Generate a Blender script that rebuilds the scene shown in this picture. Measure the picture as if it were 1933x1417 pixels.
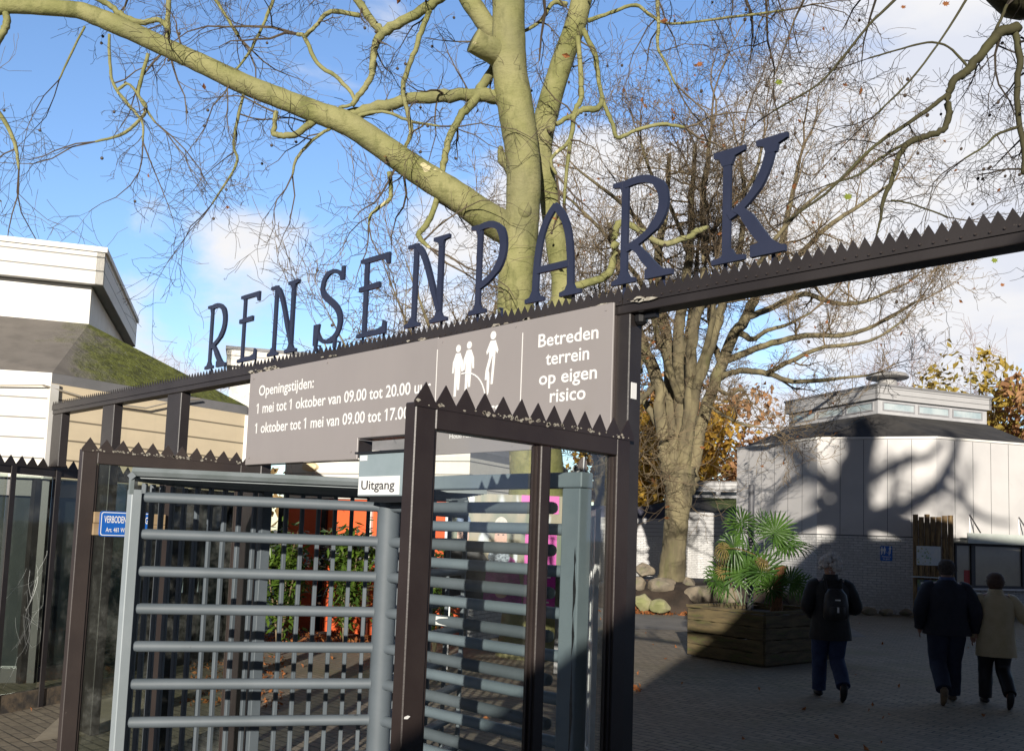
import bpy, bmesh, math, random
import numpy as np
from mathutils import Vector, Matrix
R_ = math.radians
for o in list(bpy.data.objects): bpy.data.objects.remove(o)
scene = bpy.context.scene
COL = scene.collection

# ------------------------------------------------------------------ camera
EYE = 1.85
YAW, PIT, ROL = R_(-44.04), R_(5.088), R_(2.029)
FPX, CX, CY, PW, PH = 1723.8, 966.5, 855.8, 1933.0, 1417.0
FW = np.array([math.sin(YAW)*math.cos(PIT), math.cos(YAW)*math.cos(PIT), math.sin(PIT)])
_r = np.array([math.cos(YAW), -math.sin(YAW), 0.0]); _u = np.cross(_r, FW)
RT = _r*math.cos(ROL)+_u*math.sin(ROL); UP = -_r*math.sin(ROL)+_u*math.cos(ROL)
CAM = np.array([0, 0, EYE])
cd = bpy.data.cameras.new('camera'); cam = bpy.data.objects.new('camera', cd); COL.objects.link(cam)
cam.matrix_world = Matrix(((RT[0], UP[0], -FW[0], 0), (RT[1], UP[1], -FW[1], 0), (RT[2], UP[2], -FW[2], EYE), (0, 0, 0, 1)))
cd.sensor_width = 36; cd.lens = FPX/PW*36; cd.shift_y = (CY-PH/2)/PW; cd.clip_start = .05; cd.clip_end = 2000
scene.camera = cam

def ray(x, y): return FW+RT*(x-CX)/FPX-UP*(y-CY)/FPX
def onx(x, y, X): d = ray(x, y); return CAM+d*X/d[0]
def ony(x, y, Y): d = ray(x, y); return CAM+d*Y/d[1]
def onz(x, y, Z=0.): d = ray(x, y); return CAM+d*(Z-EYE)/d[2]
def dep(x, y, D): return CAM+ray(x, y)*D
FH = np.array([math.sin(YAW), math.cos(YAW), 0]); RH = np.array([math.cos(YAW), -math.sin(YAW), 0])
def cw(f, r, z=0.): return FH*f+RH*r+np.array([0, 0, z])        # forward/right metres on the ground -> world
def azd(a): return np.array([math.sin(R_(a)), math.cos(R_(a)), 0.0])

# ------------------------------------------------------------------ light
SUN_AZ, SUN_EL = 143.7, 12.2        # compass direction the light comes from, height above the horizon
scene.view_settings.view_transform = 'Standard'; scene.view_settings.look = 'None'
scene.view_settings.gamma = 1.0; scene.view_settings.exposure = 0.3; scene.view_settings.use_curve_mapping = False
sl = bpy.data.lights.new('sun', 'SUN'); sun = bpy.data.objects.new('sun', sl); COL.objects.link(sun)
sl.energy = 5.0; sl.angle = R_(.5); sl.color = (1, .93, .83)
_tos = azd(SUN_AZ)*math.cos(R_(SUN_EL))+np.array([0, 0, math.sin(R_(SUN_EL))])
sun.rotation_euler = Vector(_tos).to_track_quat('Z', 'Y').to_euler(); sun.location = (20, -20, 20)

class NT:
    def __init__(s, tree): s.t = tree; s.n = tree.nodes; s.l = tree.links
    def new(s, typ, **kw):
        n = s.n.new(typ)
        for k, v in kw.items():
            if k.startswith('_'): setattr(n, k[1:], v)
        return n
    def link(s, a, b): s.l.new(a, b)
    def math(s, op, a, b=None, c=None, clamp=False):
        n = s.n.new('ShaderNodeMath'); n.operation = op; n.use_clamp = clamp
        for i, v in enumerate((a, b, c)):
            if v is None: continue
            if isinstance(v, (int, float)): n.inputs[i].default_value = v
            else: s.l.new(v, n.inputs[i])
        return n.outputs[0]
    def mix(s, f, a, b, mode='MIX'):
        n = s.n.new('ShaderNodeMix'); n.data_type = 'RGBA'; n.blend_type = mode
        for i, v in ((0, f), (6, a), (7, b)):
            if isinstance(v, (int, float)): n.inputs[i].default_value = v
            elif isinstance(v, (tuple, list)): n.inputs[i].default_value = (*v[:3], 1)
            else: s.l.new(v, n.inputs[i])
        return n.outputs[2]
    def rng(s, v, a, b, c=0., d=1., smooth=True):
        n = s.n.new('ShaderNodeMapRange'); n.interpolation_type = 'SMOOTHSTEP' if smooth else 'LINEAR'
        s.l.new(v, n.inputs[0])
        for i, x in enumerate((a, b, c, d)): n.inputs[i+1].default_value = x
        return n.outputs[0]
    def noise(s, vec, scale, detail=4, rough=.55, dist=0.):
        n = s.n.new('ShaderNodeTexNoise'); n.inputs['Scale'].default_value = scale; n.inputs['Detail'].default_value = detail
        n.inputs['Roughness'].default_value = rough; n.inputs['Distortion'].default_value = dist
        if vec is not None: s.l.new(vec, n.inputs['Vector'])
        return n.outputs[0]

world = bpy.data.worlds.new('World'); scene.world = world; world.use_nodes = True
w = NT(world.node_tree); w.n.clear()
wo = w.new('ShaderNodeOutputWorld'); bg = w.new('ShaderNodeBackground'); bg.inputs[1].default_value = .14
sky = w.new('ShaderNodeTexSky'); sky.sky_type = 'NISHITA'; sky.sun_disc = False
sky.sun_elevation = R_(SUN_EL); sky.sun_rotation = R_(SUN_AZ); sky.air_density = 1.0; sky.dust_density = .4; sky.ozone_density = 2.2
tc = w.new('ShaderNodeTexCoord'); D = tc.outputs['Generated']
mp = w.new('ShaderNodeMapping'); mp.inputs['Scale'].default_value = (1, 1, 2.1); w.link(D, mp.inputs[0])
n1 = w.noise(mp.outputs[0], 3.3, 9, .56, .35); n2 = w.noise(mp.outputs[0], 6.5, 5, .55, .2)
def blob(px, py, r0, r1, wgt):
    d = ray(px, py); d = d/np.linalg.norm(d)
    n = w.new('ShaderNodeVectorMath'); n.operation = 'DOT_PRODUCT'; w.link(D, n.inputs[0]); n.inputs[1].default_value = d
    return w.rng(n.outputs['Value'], math.cos(R_(r1)), math.cos(R_(r0)), 0, wgt)
tot = None
for b in ((1800, 330, 6, 20, .42), (1520, 560, 3, 14, .30), (520, 570, 2.0, 8.5, .31), (840, 540, 2.5, 8, .30), (1130, 480, 3, 11, .34), (1250, 90, 2, 6, .12), (330, 620, 1.5, 6, .2), (290, 435, .6, 2.6, .10), (640, 600, 2, 8, .25)):
    v = blob(*b); tot = v if tot is None else w.math('MAXIMUM', tot, v)
cl = w.rng(w.math('ADD', n1, tot), .64, .82)
shade = w.rng(n2, .3, .68)
ccol = w.mix(shade, (4.5, 4.7, 5.3), (5.5, 5.45, 5.5))
hs = w.new('ShaderNodeHueSaturation'); hs.inputs['Saturation'].default_value = 1.0; hs.inputs['Value'].default_value = 1.0
w.link(sky.outputs[0], hs.inputs['Color'])
skyc = w.mix(1.0, hs.outputs[0], (1.24, 1.31, 1.52), 'MULTIPLY')
# unseen half of the sky behind the viewer, darkened to cut the fill light
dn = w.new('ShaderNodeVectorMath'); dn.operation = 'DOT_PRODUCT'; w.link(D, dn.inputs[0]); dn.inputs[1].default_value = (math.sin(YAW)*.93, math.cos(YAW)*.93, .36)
dim_mask = w.rng(w.math('ADD', dn.outputs['Value'], w.math('MULTIPLY', w.math('SUBTRACT', n1, .5), .25)), .42, .72)
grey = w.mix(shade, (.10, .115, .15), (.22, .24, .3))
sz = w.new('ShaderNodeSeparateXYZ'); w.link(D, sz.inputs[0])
grey = w.mix(w.rng(sz.outputs[2], .16, .42), (1.5, 1.95, 3.1), grey)      # bright low band added behind the viewer to fill the shaded walls
w.link(w.mix(dim_mask, grey, w.mix(cl, skyc, ccol)), bg.inputs[0]); w.link(bg.outputs[0], wo.inputs[0])

# ------------------------------------------------------------------ materials
MATS = {}
def base_mat(name):
    m = bpy.data.materials.new(name); m.use_nodes = True
    t = NT(m.node_tree); b = t.n.get('Principled BSDF'); return m, t, b
def coords(t, scale=(1, 1, 1), kind='Object'):
    c = t.new('ShaderNodeTexCoord'); mp = t.new('ShaderNodeMapping'); mp.inputs['Scale'].default_value = scale
    t.link(c.outputs[kind], mp.inputs[0]); return mp.outputs[0]
def pm(name, c1, c2=None, scale=6., rough=.55, bump=0., bscale=60., metal=0., stretch=(1, 1, 1), lo=.35, hi=.65, c3=None, c3scale=20., c3lo=.62, c3hi=.7, spec=.5, backlit=0.):
    if name in MATS: return MATS[name]
    m, t, b = base_mat(name); v = coords(t, stretch)
    b.inputs['Roughness'].default_value = rough; b.inputs['Metallic'].default_value = metal
    b.inputs['Specular IOR Level'].default_value = spec
    col = c1
    if c2 is not None: col = t.mix(t.rng(t.noise(v, scale, 6, .6), lo, hi), c1, c2)
    if c3 is not None: col = t.mix(t.rng(t.noise(v, c3scale, 5, .65), c3lo, c3hi), col, c3)
    if isinstance(col, tuple): b.inputs['Base Color'].default_value = (*col, 1)
    else: t.link(col, b.inputs['Base Color'])
    if bump:
        bn = t.new('ShaderNodeBump'); bn.inputs['Strength'].default_value = bump; bn.inputs['Distance'].default_value = .02
        t.link(t.noise(v, bscale, 6, .6), bn.inputs['Height']); t.link(bn.outputs[0], b.inputs['Normal'])
    if backlit:
        tr = t.new('ShaderNodeBsdfTranslucent'); mx = t.new('ShaderNodeMixShader'); mx.inputs[0].default_value = backlit
        if isinstance(col, tuple): tr.inputs[0].default_value = (*col, 1)
        else: t.link(col, tr.inputs[0])
        out = t.n.get('Material Output'); t.link(b.outputs[0], mx.inputs[1]); t.link(tr.outputs[0], mx.inputs[2]); t.link(mx.outputs[0], out.inputs[0])
    MATS[name] = m; return m
def glass(name, tint=(.93, .96, .94), refl=.35, dirt=.06):
    m, t, b = base_mat(name); out = t.n.get('Material Output'); v = coords(t)
    tr = t.new('ShaderNodeBsdfTransparent'); tr.inputs[0].default_value = (*tint, 1)
    gl = t.new('ShaderNodeBsdfGlossy'); gl.inputs['Roughness'].default_value = .03; gl.inputs[0].default_value = (1, 1, 1, 1)
    df = t.new('ShaderNodeBsdfDiffuse'); df.inputs[0].default_value = (.5, .5, .47, 1)
    fr = t.new('ShaderNodeFresnel'); fr.inputs[0].default_value = 1.45
    m1 = t.new('ShaderNodeMixShader'); t.link(t.math('MULTIPLY', fr.outputs[0], refl), m1.inputs[0]); t.link(tr.outputs[0], m1.inputs[1]); t.link(gl.outputs[0], m1.inputs[2])
    m2 = t.new('ShaderNodeMixShader'); t.link(t.math('MULTIPLY', t.rng(t.noise(v, 3., 8, .7), .45, .8), dirt), m2.inputs[0])
    t.link(m1.outputs[0], m2.inputs[1]); t.link(df.outputs[0], m2.inputs[2]); t.link(m2.outputs[0], out.inputs[0]); return m
def siding(name, c, pitch=.2, c2=None, axis=2, dark=.25):
    """boards: a dark joint every pitch metres along z (or across for vertical panels)"""
    m, t, b = base_mat(name); tcn = t.new('ShaderNodeTexCoord'); sp = t.new('ShaderNodeSeparateXYZ'); t.link(tcn.outputs['Object'], sp.inputs[0])
    z = sp.outputs[axis]
    fr = t.math('FRACT', t.math('DIVIDE', z, pitch))
    line = t.rng(t.math('ABSOLUTE', t.math('SUBTRACT', fr, .5)), .5-.012/pitch, .5-.004/pitch)
    v = coords(t, (1, 1, 3)); nz = t.rng(t.noise(v, 1.6, 7, .65), .3, .75)
    st = t.rng(t.noise(coords(t, (9, 9, .6)), 1.5, 5, .6), .5, .8)
    col = t.mix(nz, c, c2 or tuple(x*.9 for x in c)); col = t.mix(t.math('MULTIPLY', st, .35), col, tuple(x*.78 for x in c))
    t.link(t.mix(line, col, tuple(x*dark for x in c)), b.inputs['Base Color']); b.inputs['Roughness'].default_value = .5
    bn = t.new('ShaderNodeBump'); bn.inputs['Strength'].default_value = .6; bn.inputs['Distance'].default_value = .01; bn.invert = True
    t.link(line, bn.inputs['Height']); t.link(bn.outputs[0], b.inputs['Normal']); return m
def brick(name, c1, c2, mortar, w_=.22, h=.065, ms=.008, uv='Object', bump=.5, moss=None, rough=.85, wall=False):
    m, t, b = base_mat(name); v = coords(t, kind=uv)
    if wall:
        sx = t.new('ShaderNodeSeparateXYZ'); cx_ = t.new('ShaderNodeCombineXYZ'); t.link(v, sx.inputs[0]); t.link(sx.outputs[0], cx_.inputs[0]); t.link(sx.outputs[2], cx_.inputs[1]); v = cx_.outputs[0]
    bt = t.new('ShaderNodeTexBrick'); t.link(v, bt.inputs['Vector']); bt.inputs['Scale'].default_value = 1
    bt.inputs['Brick Width'].default_value = w_; bt.inputs['Row Height'].default_value = h; bt.inputs['Mortar Size'].default_value = ms; bt.inputs['Mortar Smooth'].default_value = .3
    bt.inputs['Color1'].default_value = (*c1, 1); bt.inputs['Color2'].default_value = (*c2, 1); bt.inputs['Mortar'].default_value = (*mortar, 1)
    v2 = coords(t); col = t.mix(t.rng(t.noise(v2, .8, 8, .65), .3, .75), bt.outputs[0], tuple(x*.62 for x in c1))
    col = t.mix(t.math('MULTIPLY', t.rng(t.noise(v2, 11, 6, .7), .45, .8), .5), col, tuple(min(1, x*1.5) for x in c1))
    if moss: col = t.mix(t.math('MULTIPLY', t.rng(t.noise(v2, .45, 6, .6), .5, .7), .55), col, moss)
    t.link(col, b.inputs['Base Color']); b.inputs['Roughness'].default_value = rough
    bn = t.new('ShaderNodeBump'); bn.inputs['Strength'].default_value = bump; bn.inputs['Distance'].default_value = .008; bn.invert = True
    h_ = t.math('SUBTRACT', bt.outputs['Fac'], t.math('MULTIPLY', t.noise(v2, 40, 5, .6), .5))
    t.link(h_, bn.inputs['Height']); t.link(bn.outputs[0], b.inputs['Normal']); return m

M = {}
M['brown'] = pm('brown_paint', (.024, .020, .0195), (.034, .029, .028), 2.5, .42, .05, 90, c3=(.16, .14, .12), c3scale=26, c3lo=.72, c3hi=.76)
M['brown_lit'] = pm('lit_brown_paint', (.055, .043, .039), (.042, .033, .031), 2.0, .45, .05, 90, c3=(.25, .22, .19), c3scale=26, c3lo=.74, c3hi=.78)  # lighter copy of the brown paint, sunlight put into its colour
M['brown_shaded'] = pm('shaded_brown_paint', (.024, .016, .0145), (.034, .025, .022), 2.5, .42, .05, 90, c3=(.12, .1, .085), c3scale=26, c3lo=.74, c3hi=.78)  # darker copy of the brown paint, shade put into its colour
M['lichen'] = pm('lichen_flakes', (.42, .40, .34), (.25, .22, .18), 40, .9)
M['grey'] = pm('blue_grey_paint', (.11, .132, .15), (.09, .11, .125), 3, .6, .03, 120, c3=(.06, .07, .075), c3scale=11, c3lo=.67, c3hi=.72)
M['grey_green'] = pm('grey_green_paint', (.185, .23, .26), (.155, .195, .225), 3, .55, .03, 120, c3=(.05, .06, .06), c3scale=9, c3lo=.72, c3hi=.76)
M['galv'] = pm('grey_slat_paint', (.22, .25, .26), (.17, .2, .2), 6, .5)
M['taupe'] = pm('taupe_sign_panel', (.30, .275, .267), (.275, .253, .247), 1.1, .38, 0, stretch=(1, 1, .5), c3=(.27, .245, .23), c3scale=3.5, c3lo=.6, c3hi=.85)
M['white'] = pm('white_print', (.82, .82, .80), None, rough=.5)
M['white_metal'] = pm('white_metal', (.7, .71, .72), (.6, .6, .6), 5, .4)
M['navy'] = pm('navy_paint', (.024, .030, .058), (.03, .036, .066), 4, .38)
M['blue'] = pm('blue_enamel', (.015, .12, .48), None, rough=.3)
M['black'] = pm('black_plastic', (.012, .012, .013), None, rough=.4)
M['ink'] = pm('black_print', (.02, .02, .022), None, rough=.5)
M['steel'] = pm('brushed_steel', (.42, .42, .43), (.3, .3, .31), 12, .3, metal=1, stretch=(1, 1, .1))
M['wood'] = pm('raw_board', (.36, .26, .15), (.28, .19, .1), 3, .75, .1, 40, stretch=(1, .25, 6))
M['glass'] = glass('clear_glass', (.95, .965, .95), .14, .03)
M['glass_dirt_haze'] = glass('dirt_haze_glass', (.74, .79, .75), .5, .2)  # dirt layer raised to stand in for grey street reflections
M['crack'] = pm('crack_edge', (.75, .78, .76), None, rough=.3)
M['cream'] = siding('white_boards', (.78, .75, .68), .23)
M['cream_v'] = siding('white_lantern_boards', (.74, .72, .66), .19)
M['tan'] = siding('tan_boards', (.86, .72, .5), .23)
M['grey_boards'] = siding('grey_lantern_boards', (.47, .465, .46), .17)
M['fascia'] = pm('grey_fascia', (.24, .235, .24), (.2, .2, .2), 3, .5)
M['fascia_white'] = pm('white_fascia', (.78, .76, .72), (.68, .66, .6), 2, .5)
M['orange'] = pm('orange_panel', (.78, .13, .035), (.7, .11, .03), 1, .5)
M['dark_glass'] = pm('dark_window', (.016, .02, .022), (.028, .034, .034), 1.2, .12)
M['ground_dark'] = pm('soil', (.06, .042, .03), (.03, .022, .016), 3, .95, .4, 20)
M['lit_window'] = None

# ------------------------------------------------------------------ mesh helpers
OFF = {}
def tag(o, label=None, cat=None, group=None, kind=None):
    if label: o['label'] = label
    if cat: o['category'] = cat
    if group: o['group'] = group
    if kind: o['kind'] = kind
    return o
def thing(name, label, cat, loc=(0, 0, 0), rz=0., group=None, local=False):
    o = bpy.data.objects.new(name, None); COL.objects.link(o); o.empty_display_size = .2
    o.location = tuple(float(v) for v in loc); o.rotation_euler = (0, 0, rz)
    OFF[o.name] = np.zeros(3) if local else np.array(loc, float)
    return tag(o, label, cat, group)
class MB:
    def __init__(s): s.v = []; s.f = []; s.n = 0
    def add(s, verts, faces):
        k = s.n; s.v.append(np.asarray(verts, float).reshape(-1, 3)); s.f += [tuple(i+k for i in f) for f in faces]; s.n += len(s.v[-1]); return s
    def box(s, a, b):
        (x0, y0, z0), (x1, y1, z1) = np.minimum(a, b), np.maximum(a, b)
        return s.add([(x0, y0, z0), (x1, y0, z0), (x1, y1, z0), (x0, y1, z0), (x0, y0, z1), (x1, y0, z1), (x1, y1, z1), (x0, y1, z1)],
                     [(3, 2, 1, 0), (4, 5, 6, 7), (0, 1, 5, 4), (1, 2, 6, 5), (2, 3, 7, 6), (3, 0, 4, 7)])
    def obox(s, o, ex, ey, ez):
        """box from corner o with three edge vectors"""
        o, ex, ey, ez = [np.asarray(q, float) for q in (o, ex, ey, ez)]
        p = [o, o+ex, o+ex+ey, o+ey]; p = p+[q+ez for q in p]
        f = [(3, 2, 1, 0), (4, 5, 6, 7), (0, 1, 5, 4), (1, 2, 6, 5), (2, 3, 7, 6), (3, 0, 4, 7)]
        if np.dot(np.cross(ex, ey), ez) < 0: f = [q[::-1] for q in f]
        return s.add(p, f)
    def bar(s, a, b, wd, h, side=None):
        """rectangular bar a->b; wd along side, h along the third axis"""
        a, b = np.asarray(a, float), np.asarray(b, float); t = b-a; t = t/np.linalg.norm(t)
        sd = np.array(side if side is not None else ((0, 0, 1) if abs(t[2]) < .9 else (1, 0, 0)), float)
        sd = sd-t*np.dot(sd, t); sd /= np.linalg.norm(sd); up = np.cross(t, sd)
        return s.obox(a-sd*wd/2-up*h/2, b-a, sd*wd, up*h)
    def prism(s, pts2, o, ex, ey, ez):
        """polygon (2-D list) laid out from o along ex, ey and thickened by vector ez"""
        o, ex, ey, ez = [np.asarray(q, float) for q in (o, ex, ey, ez)]; n = len(pts2)
        P = np.array([o+ex*x+ey*y for x, y in pts2]); area = sum(pts2[i][0]*pts2[(i+1) % n][1]-pts2[(i+1) % n][0]*pts2[i][1] for i in range(n))
        flip = (np.dot(np.cross(ex, ey), ez) > 0) == (area > 0)
        fs = [tuple(range(n)), tuple(range(2*n-1, n-1, -1))]+[(i, i+n, (i+1) % n+n, (i+1) % n) for i in range(n)]
        if flip: fs = [q[::-1] for q in fs]
        return s.add(np.vstack([P, P+ez]), fs)
    def ribbon(s, pts, wid, o, ex, ey, ez):
        """thick stroke along a 2-D polyline with a width at each point"""
        p = np.array(pts, float); n = len(p); t = np.gradient(p, axis=0); t /= np.linalg.norm(t, axis=1)[:, None]
        nr = np.stack([-t[:, 1], t[:, 0]], 1); wd = np.broadcast_to(np.asarray(wid, float), (n,))[:, None]/2
        L, Q = p+nr*wd, p-nr*wd
        return s.prism([tuple(q) for q in Q]+[tuple(q) for q in L[::-1]], o, ex, ey, ez)
    def tube(s, pts, rad, n=8, cap=True, up=None, ry=None):
        p = np.asarray(pts, float); k = len(p); rad = np.broadcast_to(np.asarray(rad, float), (k,))
        ry_ = rad if ry is None else np.broadcast_to(np.asarray(ry, float), (k,))
        t = np.empty_like(p); t[1:-1] = p[2:]-p[:-2]; t[0] = p[1]-p[0]; t[-1] = p[-1]-p[-2]
        t /= (np.linalg.norm(t, axis=1)[:, None]+1e-12)
        ref = np.array(up if up is not None else ((0, 0, 1.) if abs(t[0][2]) < .8 else (1., 0, 0)), float)
        a = np.cross(ref, t); bad = np.linalg.norm(a, axis=1) < 1e-3
        if bad.any(): a[bad] = np.cross(np.array([0.3, 1., .1]), t[bad])
        a /= np.linalg.norm(a, axis=1)[:, None]; b = np.cross(t, a)
        th = np.arange(n)*2*math.pi/n; c, sn = np.cos(th), np.sin(th)
        V = p[:, None, :]+a[:, None, :]*(rad[:, None]*c)[:, :, None]+b[:, None, :]*(ry_[:, None]*sn)[:, :, None]
        F = [(i*n+j, i*n+(j+1) % n, (i+1)*n+(j+1) % n, (i+1)*n+j) for i in range(k-1) for j in range(n)]
        if cap: F += [tuple(range(n-1, -1, -1)), tuple((k-1)*n+j for j in range(n))]
        return s.add(V.reshape(-1, 3), F)
    def ball(s, c, r, n=8, m=6, sc=(1, 1, 1)):
        c = np.asarray(c, float); V = [c+np.array([0, 0, r*sc[2]])]
        for i in range(1, m):
            ph = math.pi*i/m
            for j in range(n):
                th = 2*math.pi*j/n; V.append(c+np.array([r*sc[0]*math.sin(ph)*math.cos(th), r*sc[1]*math.sin(ph)*math.sin(th), r*sc[2]*math.cos(ph)]))
        V.append(c-np.array([0, 0, r*sc[2]])); F = [(0, 1+j, 1+(j+1) % n) for j in range(n)]
        for i in range(m-2):
            for j in range(n): F.append((1+i*n+j, 1+(i+1)*n+j, 1+(i+1)*n+(j+1) % n, 1+i*n+(j+1) % n))
        L = len(V)-1; F += [(L, 1+(m-2)*n+(j+1) % n, 1+(m-2)*n+j) for j in range(n)]
        return s.add(V, F)
    def mesh(s, name, off=None):
        me = bpy.data.meshes.new(name); V = np.vstack(s.v) if s.v else np.zeros((0, 3))
        if off is not None: V = V-off
        me.from_pydata(V.tolist(), [], s.f); return me
    def build(s, name, mat, parent=None, smooth=False, bevel=0., label=None, loc=None, seg=1, angle=40):
        off = OFF[parent.name] if parent is not None else (np.array(loc, float) if loc is not None else np.zeros(3))
        me = s.mesh(name, off); o = bpy.data.objects.new(name, me); COL.objects.link(o)
        me.materials.append(mat)
        if smooth:
            me.polygons.foreach_set('use_smooth', [True]*len(me.polygons))
            if angle < 180: me.set_sharp_from_angle(angle=R_(angle))
        if parent is not None: o.parent = parent; OFF[o.name] = OFF[parent.name]
        else:
            o.location = tuple(off); OFF[o.name] = off
        if bevel:
            bm = o.modifiers.new('bevel', 'BEVEL'); bm.width = bevel; bm.segments = seg; bm.limit_method = 'ANGLE'; bm.angle_limit = R_(50)
        if label: o['label'] = label
        return o
def whole(mb, name, mat, label, cat, loc, group=None, **kw): return tag(mb.build(name, mat, None, loc=loc, **kw), label, cat, group)

def add_text(name, body, mat, parent, left, ex, ez, n, width=None, cap=.1, off=.0, thick=.0012, align='L', slant=0):
    """lettering: left = baseline start (or centre), ex = reading direction, ez = up, n = outward normal"""
    cu = bpy.data.curves.new(name, 'FONT'); cu.body = body; cu.size = 1; cu.offset = off; cu.resolution_u = 3
    t = bpy.data.objects.new(name, cu); COL.objects.link(t); dg = bpy.context.evaluated_depsgraph_get(); dg.update()
    me = bpy.data.meshes.new_from_object(t.evaluated_get(dg)); bpy.data.objects.remove(t); bpy.data.curves.remove(cu)
    V = np.array([v.co[:] for v in me.vertices]); F = [tuple(p.vertices) for p in me.polygons]; bpy.data.meshes.remove(me)
    x0, x1 = V[:, 0].min(), V[:, 0].max(); sz = cap/.73; sx = (width/(x1-x0)) if width else sz
    ex, ez, n, left = [np.asarray(q, float) for q in (ex, ez, n, left)]
    X = (V[:, 0]-x0)*sx; Z = V[:, 1]*sz
    if align == 'C': X = X-(x1-x0)*sx/2
    P = left+X[:, None]*ex+Z[:, None]*ez+n*thick
    mb = MB(); mb.add(P, F)
    if '1' in body:      # give the plain upright figure one its flag
        par = list(range(len(V)))
        def fi(i):
            while par[i] != i: par[i] = par[par[i]]; i = par[i]
            return i
        for f in F:
            for q in f[1:]: par[fi(q)] = fi(f[0])
        G = {}
        for i in range(len(V)): G.setdefault(fi(i), []).append(i)
        for ids in G.values():
            x_, z_ = V[ids, 0], V[ids, 1]
            if len(ids) <= 8 and z_.max()-z_.min() > .5 and x_.max()-x_.min() < .2:
                xa, zt_ = X[ids].min(), Z[ids].max(); mb.add([left+ex*(xa+cap*a)+ez*(zt_+cap*c)+n*thick for a, c in ((.02, 0), (-.2, -.17), (-.2, -.31), (.02, -.16))], [(0, 1, 2, 3)])
    return mb.build(name, mat, parent)

# ------------------------------------------------------------------ setting: ground
M['paving'] = brick('brick_paving', (.31, .262, .19), (.2, .165, .122), (.05, .044, .034), .21, .105, .009, bump=.9, moss=(.15, .145, .06))
M['asphalt'] = pm('asphalt', (.24, .22, .19), (.18, .165, .145), 1.2, .9, .25, 120)
M['slab'] = pm('concrete_slab', (.42, .36, .27), (.32, .27, .2), 2.5, .9, .2, 60)
g = MB(); nx = 24
g.add([(-400, -300, 0), (300, -300, 0), (300, 500, 0), (-400, 500, 0)], [(0, 1, 2, 3)])
tag(g.build('paved_ground', M['paving']), kind='structure')
p = MB(); q = [cw(19.2, 1.2, .004), cw(19.2, 7.5, .004), cw(24.4, 8.6, .004), cw(24.4, -3, .004), cw(20, -3, .004)]
p.add(q, [tuple(range(5))]); tag(p.build('asphalt_path', M['asphalt']), kind='structure')
p = MB(); q = [onz(60, 1400, .004), onz(330, 1360, .004), onz(310, 1322, .004), onz(225, 1312, .004), onz(135, 1332, .004)]
p.add(q, [tuple(range(5))]); tag(p.build('concrete_apron', M['slab']), kind='structure')

# ------------------------------------------------------------------ gateway beam
GY = 3.32
EX, EY, EZ = np.eye(3)
def teeth(mb, x0, x1, pitch, z0, h, yz, d=.005, axis=0, base=.02, jit=.0):
    """saw-tooth strip along x (axis 0) or y (axis 1)"""
    n = max(1, int(round(abs(x1-x0)/pitch))); st = (x1-x0)/n; rr = random.Random(int(abs(x0*77)))
    for i in range(n):
        a = x0+i*st; pts = [(a, -base), (a+st, -base), (a+st, 0), (a+st*(.5+rr.uniform(-jit, jit)), h*(1+rr.uniform(-jit, jit))), (a, 0)]
        if axis == 0: mb.prism(pts, (0, yz, z0), EX, EZ, EY*d)
        else: mb.prism(pts, (yz, 0, z0), EY, EZ, -EX*d)
gate = thing('gateway_frame', 'long dark brown steel gateway beam with saw-tooth top edge carrying the blue letters', 'gateway', (-2.53, GY+.05, 0))
b = MB(); b.box((-9.62, GY, 2.885), (1.9, GY+.1, 2.952)); b.box((-9.6, GY+.012, 2.952), (1.88, GY+.088, 2.975)); b.build('beam', M['brown'], gate, bevel=.006, seg=2)
b = MB(); teeth(b, -9.62, -5.8, .046, 2.972, .041, GY-.008, base=.046, jit=.03); b.build('tooth_strip', M['brown'], gate)
b = MB(); teeth(b, -5.795, -2.53, .046, 2.972, .041, GY-.009, base=.046, jit=.03); b.build('tooth_strip', M['brown'], gate)
b = MB(); teeth(b, -2.525, 1.9, .046, 2.972, .041, GY-.0075, base=.046, jit=.03); b.build('tooth_strip', M['brown'], gate)
rr = random.Random(4)
b = MB(); b.tube([(-2.53, GY-.0145, 2.943), (-2.53, GY-.008, 2.943)], .0042, 6); bolt = b.build('bolt', M['brown_lit'], gate)
for i in range(88):
    c = bolt if i == 0 else bolt.copy()
    if i: COL.objects.link(c); c.parent = gate; OFF[c.name] = OFF[bolt.name]
    x = -4.4+i*.0465; c.location = (x+2.53, 0, rr.uniform(-.003, .003))
b = MB()
for c in (-5.75, -5.6, -5.52, -4.85, -4.0, -3.35, -3.2, -2.75, -2.66, -2.38):
    for k in range(5):
        s_ = rr.uniform(.008, .03); b.prism([(math.cos(a)*s_*rr.uniform(.6, 1.8), math.sin(a)*s_*.4*rr.uniform(.5, 1.3)) for a in np.linspace(0, 5.6, 7)], (c+rr.uniform(-.08, .08), GY-.0155, 2.932+rr.uniform(-.012, .012)), EX, EZ, EY*.004)
tag(b.build('lichen', M['lichen'], gate), kind='stuff')
for xa, xb, z0 in ((-9.62, -9.38, 2.36), (-8.40, -8.15, 0), (-7.12, -6.88, 0), (-5.84, -5.62, 0), (1.65, 1.88, 0)):
    b = MB(); b.box((xa, GY+.005, z0), (xb, GY+.085, 2.884)); b.build('post', M['brown'], gate, bevel=.005)
b = MB(); b.box((-2.585, GY+.003, 0), (-2.49, GY+.1, 2.884)); gp = b.build('post', M['brown'], gate, bevel=.005)
b = MB(); b.box((-2.568, GY-.012, 2.3), (-2.556, GY+.003, 2.88)); b.build('edge_strip', M['brown_lit'], gate)
b = MB(); b.ball((-2.47, GY+.06, 2.865), .035, 10, 6); b.box((-2.5, GY+.045, 2.86), (-2.38, GY+.075, 2.884)); b.build('camera_bracket', M['black'], gate)
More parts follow.
